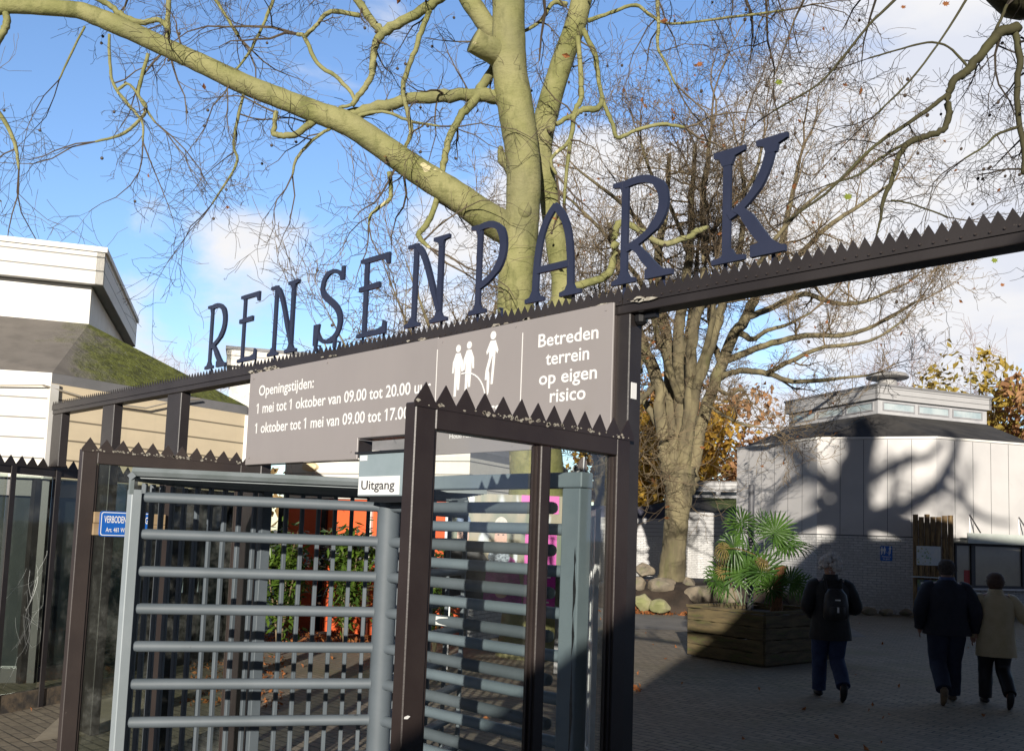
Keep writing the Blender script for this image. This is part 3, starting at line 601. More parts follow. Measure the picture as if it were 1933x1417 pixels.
# --- white pavilion right
pv = thing('ticket_pavilion', 'white octagonal pavilion with brick base, lantern roof and serving window at right', 'pavilion', cw(30.2, 12, 0))
K = [(30.5, 7.55), (26.8, 9.0), (25.6, 11.95), (26.7, 15.6), (29.8, 18.0), (33.8, 17.2), (36, 13.5), (34.6, 9.6)]
K = [cw(*k) for k in K]; cc = sum(K)/8
ZB, ZW = 2.19, 4.98
M['jointed'] = None
for i in range(8):
    A, B = outward(K[i], K[(i+1) % 8], cc)
    Am, Bm = np.array(A), np.array(B)
    o, d3, n3, L = wallmesh(pv, 'brick_wall', A, B, 0, ZB-.012, M['wall_brick'], .14)
    for v in o.data.vertices: pass
    npan = max(3, int(round(L/.62)))
    o2, d3, n3, L = wallmesh(pv, 'panel_wall', Am, Bm, ZB+.014, ZW-.001, M['panel_v'], .14)
    b = MB(); off = OFF[pv.name]
    for k in range(1, npan): b.obox(Am+d3*(L*k/npan-.006)+n3*.0005+EZ*(ZB+.014), d3*.012, n3*.002, EZ*(ZW-ZB-.03))
    b.obox(Am+EZ*(ZB-.01)-n3*.02, d3*L, n3*.024, EZ*.022); b.build('joints', M['black'], pv)
    b = MB(); b.obox(Am-d3*.03+EZ*(ZW+.001)-n3*.12, d3*(L+.06), n3*.16, EZ*.06); b.build('wall_cap', M['fascia_white'], pv)
N = cw(28.0, 11.27); eA = cw(32.0, 9.75)-N; eB = cw(29.6, 15.57)-N; lA, lB = np.linalg.norm(eA), np.linalg.norm(eB)
dA = eA/lA; dB = np.array([-dA[1], dA[0], 0]); dB = dB if np.dot(dB, eB) > 0 else -dB
ring = [k*1.0+EZ*(ZW+.05) for k in [cc+(q-cc)*.97 for q in K]]
top = [N+EZ*5.99, N+dA*4.3+EZ*5.99, N+dB*4.5+EZ*5.99, N+dA*4.3+dB*4.5+EZ*5.99]
hull('roof', ring+top, M['roof_dark'], pv)
M['win_pale'] = pm('pale_blinded_window', (.50, .56, .56), (.34, .42, .44), 1.6, .12, spec=.6)
lantern(pv, N, dA, dB, 4.3, 4.5, 6.0, 6.44, 6.84, M['grey_boards'], M['win_pale'], 3)
vc = dep(1675, 715, 29.5); b = MB(); b.tube([vc-EZ*.5, vc+EZ*.02], .3, 16); b.tube([vc+EZ*.0, vc+EZ*.03, vc+EZ*.14, vc+EZ*.2, vc+EZ*.21], [.62, .66, .6, .35, .05], 20); whole(b, 'roof_vent', pm('vent_metal', (.4, .39, .37), (.3, .29, .28), 4, .5), 'round mushroom-shaped vent cap on top of the white pavilion roof', 'roof vent', vc, smooth=True)
def on_wall(A, B, px, py, out=0.):
    d = np.array(B)-np.array(A); n = np.array([d[1], -d[0], 0]); n /= np.linalg.norm(n)
    if np.dot(n, CAM-np.array(A)) < 0: n = -n
    r_ = ray(px, py); t_ = np.dot(np.array(A)+n*out-CAM, n)/np.dot(r_, n); return CAM+r_*t_, n
# toilet sign on the middle wall
q, n = on_wall(K[1], K[2], 1673, 1044, .01); e = np.cross(EZ, n); e = e if np.dot(e, RH) > 0 else -e
sgn = thing('visitor_sign', 'small blue sign with white walking figures on the white brick wall', 'sign', q)
b = MB(); b.prism(rrect(-.16, .16, -.21, .21, .03), q, e, EZ, n*.012); b.build('plate', M['blue'], sgn)
pict(sgn, -.15, -.03, .7, n, 0, e, base=q+n*.013)
add_text('lettering', 'Fietsers', M['white'], sgn, q+n*.013-EZ*.11, e, EZ, n, .22, .045, .01, align='C'); add_text('lettering', 'te gast', M['white'], sgn, q+n*.013-EZ*.17, e, EZ, n, .18, .045, .01, align='C')
# serving window on the right wall
wA, n = on_wall(K[2], K[3], 1801, 1030, .0); d = (K[3]-K[2])/np.linalg.norm(K[3]-K[2])
def wpt(px, py, out): return on_wall(K[2], K[3], px, py, out)[0]
sw = thing('serving_window', 'serving window with pale awning board and sill on the white pavilion', 'window', wpt(1880, 1110, .05))
aL = wpt(1801, 1110, .0); zsill, ztop_ = aL[2], wpt(1801, 1024, 0)[2]; zaw = wpt(1801, 1007, 0)[2]
LW = 3.0
b = MB(); b.obox(aL-EZ*.02+n*.003, d*LW, n*.3, EZ*.05); b.build('sill', M['white_metal'], sw)
fr = MB()
for x_ in (0, .55, 2.35, 2.9): fr.obox(aL+d*x_+EZ*.03+n*.004, d*(.14 if x_ else .05), n*.06, EZ*(ztop_-zsill-.03))
fr.obox(aL+n*.004+EZ*.031, d*LW, n*.05, EZ*.07); fr.obox(aL+n*.004+EZ*(ztop_-zsill-.07), d*LW, n*.05, EZ*.07); fr.build('frame', M['black'], sw)
b = MB(); b.obox(aL+n*.003+EZ*.05, d*LW, n*.01, EZ*(ztop_-zsill-.1)); b.build('pane', pm('kiosk_pane', (.46, .43, .34), (.36, .34, .28), .7, .1), sw)
b = MB(); b.obox(aL+d*.33+n*.014+EZ*.1, d*.2, n*.004, EZ*.42); b.build('red_notice', pm('red_print', (.45, .04, .03)), sw)
b = MB(); b.obox(aL-d*.03+EZ*(ztop_-zsill)+n*.004, d*(LW+.1), n*.55, EZ*.03); b.obox(aL-d*.03+EZ*(ztop_-zsill+.03)+n*.52, d*(LW+.1), n*.03, EZ*(zaw-ztop_)); b.build('awning', pm('pale_green_board', (.56, .60, .55), (.48, .52, .47), 2), sw)
b = MB()
for x_ in (.55, 2.3): s0 = aL+d*x_+EZ*(zaw-zsill); b.tube([s0+n*.01+EZ*.55, s0+n*.4+EZ*.05], .02, 6); b.tube([s0+n*.01+EZ*.55, s0+n*.01+EZ*.05], .015, 6)
b.build('stay', M['steel'], sw)
# log board with map
lbq = cw(25.0, 11.55); e = (K[2]-K[1])/np.linalg.norm(K[2]-K[1]); n = np.cross(e, EZ); n = n if np.dot(n, CAM-lbq) > 0 else -n
lg = thing('map_board', 'upright log palisade board with a park map and small shelf', 'map board', lbq)
M['logs'] = pm('weathered_logs', (.30, .2, .09), (.12, .08, .045), 7, .85, .3, 30, stretch=(3, 3, .4))
ox = lbq-e*.42
for i in range(7):
    b = MB(); r2 = random.Random(i); c = ox+e*(i*.145); h = 2.78+r2.uniform(-.05, .04); b.tube([c, c+EZ*h*.5+e*r2.uniform(-.01, .01), c+EZ*h], [.075, .072, .068], 10); b.build('log', M['logs'], lg, smooth=True)
b = MB(); mq = ox+e*.02+n*.085+EZ*1.43; b.obox(mq, e*.6, n*.02, EZ*.52); pn = b.build('map_panel', pm('map_paper', (.55, .62, .66), (.66, .68, .66), 5), lg)
b = MB(); r2 = random.Random(5)
for k in range(26): c = mq+n*.0212+e*(.03+abs(r2.gauss(.12, .09)))+EZ*r2.uniform(.06, .46); s_ = r2.uniform(.008, .03); b.add([c+e*s_*math.cos(a)*r2.uniform(.5, 1.4)+EZ*s_*math.sin(a) for a in np.linspace(0, 5.2, 6)], [tuple(range(6))])
b.build('map_areas', pm('map_green', (.2, .4, .25), (.5, .45, .2), 9), lg)
b = MB(); b.obox(ox-e*.12+n*.08+EZ*1.1, e*.75, n*.34, EZ*.03); b.build('shelf', pm('pale_shelf', (.5, .56, .58)), lg)
b = MB(); b.obox(ox+e*.04+n*.08+EZ*.68, e*.62, n*.02, EZ*.36); b.build('poster', pm('blue_poster', (.06, .07, .35), (.25, .36, .1), 3), lg)
b = MB(); e2 = ox+n*.102+e*.12; b.obox(e2+EZ*.92, e*.28, n*.003, EZ*.05); b.build('poster_text', M['white'], lg)

# --- far small pavilion
fp = thing('far_pavilion', 'small distant pavilion with mossy roof and window band behind the oak trunk', 'pavilion', cw(44, 9.8, 0))
cF = cw(44.5, 10.3); KF = [cF+azd(-44+22.5+45*i)*5.8 for i in range(8)]
for i in range(8):
    A, B = outward(KF[i], KF[(i+1) % 8], cF); wallmesh(fp, 'brick_wall', A, B, 0, 2.1, M['wall_brick'], .14); o, d3, n3, L = wallmesh(fp, 'boarded_wall', A, B, 2.115, 3.1, M['grey_boards'], .14)
hull('roof', [cF+(k-cF)*.99+EZ*3.105 for k in KF]+[cF+azd(-44+45+90*i)*2.9+EZ*3.9 for i in range(4)], roofmat('far_mossy_roof', (.03, .028, .027), (.1, .14, .03), tuple(RH), -1.0, -.2), fp)
NF = cF+azd(-44+180-25)*2.7; dAf = azd(-44-25+45); dBf = azd(-44-25-45)
lantern(fp, NF, azd(-44+20), azd(-44-70), 3.7, 3.7, 3.9, 4.3, 4.62, M['grey_boards'], M['dark_glass'], 2, .08)
ob_ = thing('low_outbuilding', 'low dark-roofed outbuilding behind the oak at the end of the square', 'outbuilding', cw(40, 4.6, 0))
A, B = outward(cw(40, 2.5), cw(38.5, 7.4), cw(45, 5)); wallmesh(ob_, 'brick_wall', A, B, 0, 2.0, M['wall_brick'], 3); wallmesh(ob_, 'boarded_wall', A, B, 2.01, 2.75, M['grey_boards'], 3); b = MB(); b.obox(np.array(A)+EZ*2.752, np.array(B)-np.array(A), cw(1, .3)*3.2, EZ*.5); b.build('roof', pm('dark_blue_roof', (.03, .035, .06), (.05, .05, .08), 2, .7), ob_)
b = MB(); dd = (np.array(B)-np.array(A)); dd /= np.linalg.norm(dd); nn = np.array([dd[1], -dd[0], 0]); b.obox(np.array(A)+dd*.3+nn*.01, dd*.75, nn*.04, EZ*2.0); b.build('door', M['fascia_white'], ob_)

# --- left pavilion
A0 = np.array([-11.06, 3.78, 0]); S = 2.82
KL = [A0]; a = -10.0
for i in range(7): KL.append(KL[-1]+azd(a)*S); a -= 45
cL = sum(KL)/8
lp = thing('left_pavilion', 'cream boarded pavilion with mossy pyramid roof and square lantern at far left', 'pavilion', (cL[0], cL[1], 0))
M['shade_glass'] = M['dark_glass']
for i in range(8):
    A, B = outward(KL[i], KL[(i+1) % 8], cL)
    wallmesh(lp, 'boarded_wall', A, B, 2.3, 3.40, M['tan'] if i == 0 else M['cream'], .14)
    o, d3, n3, L = wallmesh(lp, 'fascia', np.array(A)*1.0+0, B, 3.402, 3.52, M['fascia'] if i != 7 else M['fascia_white'], .2)
    b = MB(); A3, B3 = np.array(A, float), np.array(B, float); b.obox(A3-d3*.02-n3*.1+EZ*2.3, d3*.1, n3*.13, EZ*1.09); b.build('corner_trim', M['fascia_white'], lp)
    # glazed ground floor: dark panes between brown frames
    b = MB(); b.obox(A3-n3*.2, d3*L, n3*.02, EZ*2.29); b.build('glazing', M['dark_glass'], lp)
    if i in (0, 7, 6):
        f = MB()
        for k in range(5): f.obox(A3+d3*(L*k/4-.04)-n3*.175, d3*.08, n3*.09, EZ*2.29)
        f.obox(A3-n3*.17, d3*L, n3*.08, EZ*.16); f.obox(A3-n3*.17+EZ*2.1, d3*L, n3*.08, EZ*.18); f.build('door_frame', M['brown'], lp)
        h_ = MB()
        for k in (1, 3):
            for s_ in (-.12, .12): c = A3+d3*(L*k/4+s_)-n3*.06; h_.tube([c+EZ*.95-n3*.05, c+EZ*.95, c+EZ*1.2, c+EZ*1.2-n3*.05], .012, 6)
        h_.build('door_handle', M['steel'], lp)
NL = dep(168, 605, 12.5); NL[2] = 0
zb_, zw_, zt_ = dep(153, 614, 12.6)[2], dep(170, 540, 12.5)[2], dep(180, 474, 12.4)[2]
dA = azd(29+180+0); dB = azd(-61)
rp = [cL+(k-cL)*1.0+EZ*3.522 for k in KL]
hull('roof', rp+[NL+EZ*zb_, NL+dA*4.2+EZ*zb_, NL+dB*4.2+EZ*zb_, NL+dA*4.2+dB*4.2+EZ*zb_], roofmat('mossy_roof', (.21, .19, .17), (.17, .19, .03), (.25, .97, 0), .2, 1.0), lp)
lantern(lp, NL, dA, dB, 4.2, 4.2, zb_, zw_, zt_, M['cream_v'], M['dark_glass'], 0, .16)
b = MB(); pts = [A0+np.array([.03, -.1, 3.36]), A0+azd(-10)*.6+np.array([.05, 0, 3.26]), A0+azd(-10)*1.2+np.array([.06, 0, 3.27]), A0+azd(-10)*1.7+np.array([.08, 0, 3.45]), A0+azd(-10)*2.0+np.array([.05, 0, 3.5])]
b.tube(pts, .012, 6); b.tube([A0+np.array([.03, -.1, 3.36]), A0-azd(35)*1.0+np.array([.05, 0, 3.3]), A0-azd(35)*2.2+np.array([.05, 0, 3.38])], .01, 6); tag(b.build('wall_cable', pm('pale_cable', (.45, .4, .32))), 'pale cable sagging along the eaves of the left pavilion', 'cable')

# --- middle pavilion (orange doors)
C1 = cw(15.6, (887-966)/1724*15.6); K2 = [C1]; a0 = -44-86
K2 = [cw(17.23, -4.49), C1]
dq = (K2[1]-K2[0]); az_ = math.degrees(math.atan2(dq[0], dq[1])); S2 = 3.85
K2 = [C1-azd(az_)*S2, C1, C1+azd(-18)*4.4, C1+azd(-18)*4.4-azd(az_)*S2]
c2 = sum(K2)/4
mp_ = thing('middle_pavilion', 'cream boarded pavilion with orange panels behind the turnstile', 'pavilion', (c2[0], c2[1], 0))
for i in range(4):
    A, B = outward(K2[i], K2[(i+1) % 4], c2)
    wallmesh(mp_, 'boarded_wall', A, B, 2.39, 3.147, M['cream'], .14); wallmesh(mp_, 'fascia', A, B, 3.149, 3.274, M['fascia_white'] if i == 0 else M['fascia'], .2)
    o, d3, n3, L = wallmesh(mp_, 'ground_wall', A, B, 0, 2.38, M['orange'] if i == 0 else M['wall_brick'], .14)
    if i == 0:
        A3 = np.array(A, float)
        for k in range(5): b = MB(); b.obox(A3+d3*(L*k/4-.05)+n3*.002, d3*.1, n3*.06, EZ*2.37); b.build('mullion', M['black'] if k not in (2,) else M['cream'], mp_)
        b = MB(); b.obox(A3+d3*.9+n3*.01+EZ*1.25, d3*1.2, n3*.03, EZ*.5)
        for k in range(8): b.obox(A3+d3*.93+n3*.042+EZ*(1.28+.056*k), d3*1.14, n3*.02, EZ*.03)
        b.build('louvre', pm('grey_louvre', (.12, .13, .15)), mp_)
        lq, _n = on_wall(A, B, 587, 881, .01); b = MB(); b.tube([lq, lq+_n*.07, lq+_n*.1], [.17, .16, .08], 18, up=tuple(EZ), ry=[.085, .08, .04]); b.build('bulkhead_lamp', pm('frosted_lamp', (.75, .6, .36), None, rough=.3), mp_, smooth=True)
hull('roof', [c2+(k-c2)+EZ*3.276 for k in K2]+[c2+(k-c2)*.6+EZ*4.1 for k in K2], M['fascia'], mp_)
Nl = dep(432, 750, 20.5); Nl[2] = 0; dX = azd(30); dY = azd(-60)
lantern(mp_, Nl, dX, dY, 4.4, 3.6, dep(432, 750, 20.5)[2], dep(432, 690, 20.5)[2], dep(432, 659, 20.5)[2], M['cream'], M['dark_glass'], 0, .1)

# --- entrance building behind the viewer (its shadow falls over the square)
ud, wd_ = azd(SUN_AZ+180-90+180), azd(SUN_AZ+180)
eb = thing('entrance_building', 'gabled entrance building standing outside the gate', 'building', wd_*-5.5+ud*8)
prof = [(-4, 0), (-4, .15), (-.12, 3.2), (.79, 4.1), (1.4, 4.55), (4.9, 8.4), (5.4, 8.9), (9, 8.95), (12, 9.0), (30, 9.0), (30, 0)]
b = MB(); b.prism(prof, wd_*-4, ud, EZ, -wd_*3); b.build('wall', pm('entrance_wall', (.3, .27, .24), (.22, .2, .18), 1), eb)
# ------------------------------------------------------------------ trees
def unit(v): return v/(np.linalg.norm(v)+1e-12)
def spline(P, k=5):
    P = np.asarray(P, float); n = len(P)
    if n < 3: return P
    Q = np.vstack([2*P[0]-P[1], P, 2*P[-1]-P[-2]]); out = []
    for i in range(1, n):
        a, b, c, d = Q[i-1], Q[i], Q[i+1], Q[i+2]
        for t in np.linspace(0, 1, k, endpoint=False): out.append(.5*((2*b)+(-a+c)*t+(2*a-5*b+4*c-d)*t*t+(-a+3*b-3*c+d)*t**3))
    out.append(P[-1]); return np.array(out)
class Tree:
    def __init__(s, seed, prm): s.r = random.Random(seed); s.big = MB(); s.tw = MB(); s.prm = prm; s.tips = []; s.nodes = []
    def rv(s): return unit(np.array([s.r.gauss(0, 1), s.r.gauss(0, 1), s.r.gauss(0, 1)]))
    def limb(s, pts, rad, n=12, spawn=0., lvl=1, bumps=.03, k=5, t0=0., Ls=(.6, 1.6), cap=True):
        """a limb laid out through given points with given radii; spawn = side branches per metre"""
        pts = np.array(pts, float); rad = np.array(rad, float)
        if n == 10 and spawn and len(pts) > 4: pts[1:-1] += np.array([[s.r.gauss(0, 1) for _ in range(3)] for _ in pts[1:-1]])*rad[1:-1, None]*.45
        X = spline(np.hstack([pts, rad[:, None]]), k); P, R = X[:, :3], np.maximum(X[:, 3], .002)
        R = R*(1+np.array([s.r.uniform(-bumps, bumps) for _ in R]))
        if n <= 10 and len(P) > 6: P = P+np.array([[s.r.gauss(0, 1) for _ in range(3)] for _ in P])*R[:, None]*.13
        s.big.tube(P, R, n, cap)
        if spawn:
            dE = unit(P[-1]-P[-2])
            if R[-1] < s.prm['r'][0]*.8:
                for _ in range(2): s.grow(P[-1], unit(dE+s.rv()*.25), Ls[1]*s.r.uniform(.8, 1.2), max(R[-1]*.8, .004), min(lvl, len(s.prm['seg'])-1))
            for i in range(1, len(P)):
                seg = P[i]-P[i-1]; L = np.linalg.norm(seg)
                if i/len(P) < t0: continue
                m = spawn*L; c = int(m)+(s.r.random() < m-int(m))
                for _ in range(c):
                    q = P[i-1]+seg*s.r.random(); t = unit(seg); d = unit(s.rv()+t*.35); d = unit(d-t*np.dot(d, t)*.5)
                    s.grow(q+d*R[i]*.6, d, s.r.uniform(*Ls), min(R[i]*.5, s.prm['r'][lvl]*s.r.uniform(.8, 1.3)), lvl)
        return P, R
    def grow(s, p, d, L, r, lvl):
        q = s.prm; ns = q['seg'][lvl]; st = L/ns; pts = [p]; rr = [r]; last = lvl >= len(q['seg'])-1
        for i in range(ns):
            d = unit(d+s.rv()*q['wig'][lvl]+np.array([0, 0, q['trop'][lvl]])); p = p+d*st*s.r.uniform(.75, 1.25); pts.append(p); rr.append(max(r*(1-(i+1)/ns*.75), q['rmin']))
            if not last and i >= q.get('first', 1)-1:
                m = q['kids'][lvl]; c = int(m)+(s.r.random() < m-int(m))
                for _ in range(c):
                    dd = unit(d*q['fwd'][lvl]+s.rv()); s.grow(p, dd, L*q['ratio'][lvl]*s.r.uniform(.6, 1.2), rr[-1]*q['rr'], lvl+1)
        s.tw.tube(pts, rr, 5 if r > .012 else 3, False)
        if last or lvl >= len(q['seg'])-2: s.tips.append((pts[-1], d)); s.nodes.append(pts[len(pts)//2])
M['bark_plane'] = None
def plane_bark():
    m, t, b = base_mat('plane_bark'); v = coords(t)
    n_ = t.noise(v, 1.6, 6, .6); col = t.mix(t.rng(n_, .3, .7), (.195, .2, .065), (.30, .285, .125))
    col = t.mix(t.rng(t.noise(coords(t, (1, 1, .5)), 3.5, 8, .7), .48, .7), col, (.135, .14, .045))
    col = t.mix(t.rng(t.noise(v, 3.1, 3, .45), .69, .705), col, (.56, .50, .28))
    col = t.mix(t.math('MULTIPLY', t.rng(t.noise(v, 18, 6, .7), .55, .8), .55), col, (.12, .10, .045))
    col = t.mix(t.math('MULTIPLY', t.rng(t.noise(coords(t, (1, 1, 3.5)), 9, 8, .75), .55, .72), .6), col, (.085, .075, .03)); col = t.mix(t.math('MULTIPLY', t.rng(t.noise(v, .7, 4, .5), .45, .7), .5), col, (.24, .22, .13))
    t.link(col, b.inputs['Base Color']); b.inputs['Roughness'].default_value = .85
    bn = t.new('ShaderNodeBump'); bn.inputs['Strength'].default_value = .8; bn.inputs['Distance'].default_value = .04; t.link(t.noise(coords(t, (1, 1, 2.2)), 5, 9, .65), bn.inputs['Height']); t.link(bn.outputs[0], b.inputs['Normal']); return m
M['bark_plane'] = plane_bark()
M['twig_plane'] = pm('plane_twigs', (.13, .10, .06), (.075, .055, .04), 1.5, .8)
M['bark_oak'] = pm('oak_bark', (.225, .19, .105), (.12, .1, .06), 3, .95, .8, 12, stretch=(1, 1, .25), c3=(.13, .13, .05), c3scale=1.2, c3lo=.55, c3hi=.75)
M['twig_oak'] = pm('oak_twigs', (.20, .15, .085), (.12, .085, .05), 1.0, .85)
M['seed'] = pm('seed_balls', (.07, .05, .035))
M['leaf_rust'] = pm('rust_leaves', (.42, .16, .045), (.24, .085, .03), 30, .8, backlit=.35)
M['leaf_green'] = pm('lime_leaves', (.34, .42, .05), (.25, .3, .04), 30, .7, backlit=.5)

DSC = 1.0
def px_limb(t, L, D, f=1.0, **kw):
    """limb from traced centre line: (x, y, width, [extra depth]) in photo pixels standing at distance D"""
    pts = []; rad = []
    for q in L:
        dd = (D+(q[3] if len(q) > 3 else 0))*DSC; pts.append(dep(q[0], q[1], dd)); rad.append(max(q[2]*f*dd/FPX/2, .006))
    if DSC != 1 and 'Ls' in kw: kw = dict(kw, Ls=tuple(x*DSC for x in kw['Ls']), spawn=kw['spawn']/DSC)
    return t.limb(pts, rad, **kw)
def leafcard(mb, c, s, rnd, fold=.25):
    a = unit(np.array([rnd.gauss(0, 1), rnd.gauss(0, 1), rnd.gauss(0, 1)])); b = unit(np.cross(a, np.array([rnd.gauss(0, 1), rnd.gauss(0, 1), rnd.gauss(0, 1)]))); n = np.cross(a, b)
    mb.add([c-a*s, c+b*s*.55+n*s*fold, c+a*s, c-b*s*.55+n*s*fold], [(0, 1, 2, 3)])
def maple(mb, c, s, ex, ey):
    P = [(0, -.55), (.08, -.3), (.42, -.36), (.34, -.12), (.62, .1), (.34, .14), (.3, .42), (.14, .3), (0, .68), (-.14, .3), (-.3, .42), (-.34, .14), (-.62, .1), (-.34, -.12), (-.42, -.36), (-.08, -.3)]
    n = np.cross(ex, ey); mb.add([c+ex*x*s+ey*y*s+n*abs(x)*s*.25 for x, y in P], [tuple(range(len(P)))])
PL = dict(seg=[6, 6, 5, 4], wig=[.3, .36, .42, .45], trop=[-.02, -.05, -.04, .03], kids=[.9, .85, .8, 0], fwd=[.9, .9, .8, .8], ratio=[.5, .55, .6, .5], rr=.62, rmin=.0022, r=[.03, .012, .007, .005])
pt = thing('plane_tree', 'big bare plane tree with smooth olive trunk behind the gateway letters', 'tree', cw(9.6*1.5, .27*1.5, 0))
DSC = 1.5; PL['r'] = [x*1.35 for x in PL['r']]; PL['rmin'] = .0032
T = Tree(11, PL); DP = 9.5*1.5
T.limb([cw(14.4, .45, -.1), cw(14.4, .43, .7), dep(1013, 900, 14.4), dep(1000, 760, 14.4)], [.62, .5, .44, .39], n=20)
px_limb(T, [(1000, 760, 92), (975, 600, 72), (974, 520, 68), (983, 440, 66), (988, 370, 65), (987, 300, 65), (975, 215, 67), (962, 130, 66), (960, 40, 62), (962, -60, 58), (970, -220, 50)], 9.5, n=20, bumps=.02)
px_limb(T, [(1030, 700, 60), (1062, 560, 44), (1052, 470, 42), (1038, 380, 38), (1022, 290, 40), (1032, 215, 44), (1060, 120, 42), (1088, 40, 40), (1110, -60, 38), (1140, -200, 34)], 10.1, n=16, spawn=.5, t0=.5)
px_limb(T, [(1000, 462, 40, .3), (965, 437, 62, .25), (913, 407, 58, .1), (860, 368, 54), (786, 321, 51), (720, 275, 47), (659, 235, 45), (600, 213, 42), (530, 186, 39), (461, 159, 38), (390, 125, 37), (318, 92, 35), (245, 58, 35), (178, 30, 34), (143, 19, 30), (70, 14, 27), (0, 14, 26), (-90, 40, 22), (-200, 60, 18)], 9.3, n=18, bumps=.035, spawn=1.2, t0=.4, Ls=(.4, 1.1))
px_limb(T, [(965, 118, 60, .3), (935, 98, 50, .15), (912, 88, 44, .05), (893, 76, 46)], 9.3, n=14, bumps=0)
px_limb(T, [(955, 70, 34), (925, 55, 36), (900, 20, 36), (880, -10, 34), (850, -80, 30)], 9.7, n=12)
px_limb(T, [(975, 330, 30, .2), (948, 300, 18, .1), (946, 276, 9, .05)], 9.45, n=10)
b = MB()
for x_, y_, r_ in ((990, 398, 15), (966, 555, 18), (967, 575, 15), (972, 215, 6), (1040, 240, 10)): b.ball(dep(x_, y_, (9.36 if x_ < 1000 else 9.95)*DSC), r_*9.3*DSC/FPX*.95, 12, 9, (1, 1, 1.2))
T.big.add(np.vstack(b.v), b.f)
SP = dict(n=8, spawn=1.9, Ls=(.35, 1.05), bumps=.08, lvl=1)
px_limb(T, [(945, 188, 26, .2), (930, 180, 26, .1), (850, 181, 24), (780, 187, 23), (700, 205, 22), (655, 220, 22, .0)], 9.4, **SP)
for L in ([(840, -10, 20), (795, 22, 19), (750, 45, 18), (722, 62, 18), (706, 95, 14), (702, 140, 12), (685, 170, 11), (664, 200, 10)], [(668, -10, 15), (700, 38, 15), (722, 62, 16)],
          [(812, 20, 10), (795, 60, 11), (780, 105, 10), (763, 150, 10), (762, 180, 9), (770, 215, 9), (776, 250, 9), (760, 290, 7)], [(945, 110, 18, .5), (925, 140, 18, .35), (895, 190, 16, .1), (870, 220, 15), (850, 255, 14), (841, 295, 13), (831, 335, 12), (822, 385, 11), (805, 425, 12), (790, 440, 11), (797, 455, 9), (812, 468, 6)],
          [(596, 225, 15), (562, 252, 13), (535, 256, 12), (517, 253, 11), (518, 238, 10), (522, 210, 9)], [(160, -12, 10), (205, 8, 11), (232, 30, 11), (266, 42, 11), (298, 37, 10), (314, 52, 8), (316, 75, 7)], [(318, -20, 10), (317, 40, 10), (316, 88, 10)],
          [(206, 65, 6), (208, 130, 6), (217, 165, 6), (240, 195, 6), (268, 230, 5), (270, 268, 4)], [(280, 102, 7), (265, 155, 7), (262, 180, 6), (276, 208, 6), (236, 250, 6), (180, 268, 4)], [(220, 172, 6), (245, 160, 5), (275, 205, 5), (293, 232, 4)],
          [(460, 178, 6), (446, 235, 6), (441, 275, 5), (446, 312, 5), (400, 385, 3)], [(628, 240, 6), (590, 265, 6), (560, 300, 6), (552, 330, 4)], [(735, 325, 9), (738, 370, 8), (725, 385, 7), (700, 405, 6), (696, 425, 4)], [(160, 50, 4), (130, 110, 4), (112, 150, 3)], [(10, 15, 14), (12, 45, 14), (0, 70, 13), (-20, 110, 11)],
          [(650, 230, 7), (690, 215, 7), (730, 212, 6), (780, 230, 6), (830, 238, 4)], [(640, 205, 6), (670, 190, 7), (640, 150, 8), (600, 120, 8), (575, 70, 8), (560, 65, 7)], [(575, 70, 8), (600, 45, 7), (625, 22, 9), (680, 30, 9)], [(520, -10, 7), (500, 40, 6), (470, 100, 5), (440, 140, 4)], [(400, -10, 8), (420, 20, 6), (450, 70, 5)]): px_limb(T, L, 9.3, **SP)
for L in ([(1100, 55, 11), (1124, 108, 10), (1130, 150, 9), (1138, 190, 8), (1155, 228, 8), (1166, 260, 8), (1200, 246, 7), (1250, 235, 7), (1292, 240, 6)], [(1090, 70, 10), (1096, 130, 10), (1097, 185, 10), (1084, 212, 9), (1080, 250, 8), (1072, 300, 8), (1065, 385, 6)], [(1139, 185, 11), (1130, 204, 12), (1105, 206, 12), (1088, 214, 10), (1050, 235, 9)],
          [(1062, 550, 16), (1108, 535, 16), (1150, 515, 16), (1160, 467, 15), (1163, 430, 14), (1176, 421, 13), (1212, 436, 12), (1249, 460, 12), (1295, 450, 11), (1316, 436, 12), (1336, 428, 8)], [(1070, 10, 10), (1045, 5, 9), (1020, 40, 7), (990, 60, 6)], [(1110, 40, 9), (1150, 25, 7), (1200, 10, 7), (1230, 30, 6), (1270, 45, 5), (1400, 30, 5), (1480, 20, 4)], [(1240, -10, 8), (1243, 40, 7), (1242, 90, 6), (1258, 120, 5), (1275, 160, 4)],
          [(1085, 215, 9), (1075, 265, 8), (1040, 300, 7), (1050, 330, 6)]): px_limb(T, L, 9.9, **SP)
# limbs out of frame above whose twigs hang into the picture
for L, dd in (([(960, -150, 50), (1150, -260, 34), (1350, -240, 26), (1550, -190, 20), (1700, -160, 14)], 9.2), ([(960, -200, 46), (760, -280, 34), (560, -220, 28), (400, -160, 22), (260, -130, 16)], 9.0), ([(850, -80, 28), (640, -140, 24), (420, -120, 20), (300, -90, 14)], 10.5), ([(1140, -200, 34), (1300, -120, 20), (1450, -80, 14), (1600, -70, 9)], 10.8)):
    px_limb(T, L, dd, n=10, spawn=3.0, Ls=(.9, 2.0), lvl=0)
for L, dd in (([(-200, 60, 24), (-120, 110, 16), (-60, 150, 12), (0, 215, 9), (28, 270, 7), (36, 320, 4)], 9.0),): px_limb(T, L, dd, n=8, spawn=4, Ls=(.5, 1.2), bumps=.05)
T.big.build('trunk', M['bark_plane'], pt, smooth=True, angle=180); T.tw.build('twigs', M['twig_plane'], pt)
r2 = random.Random(77); b = MB(); lf = MB(); tips = T.tips[:]; r2.shuffle(tips)
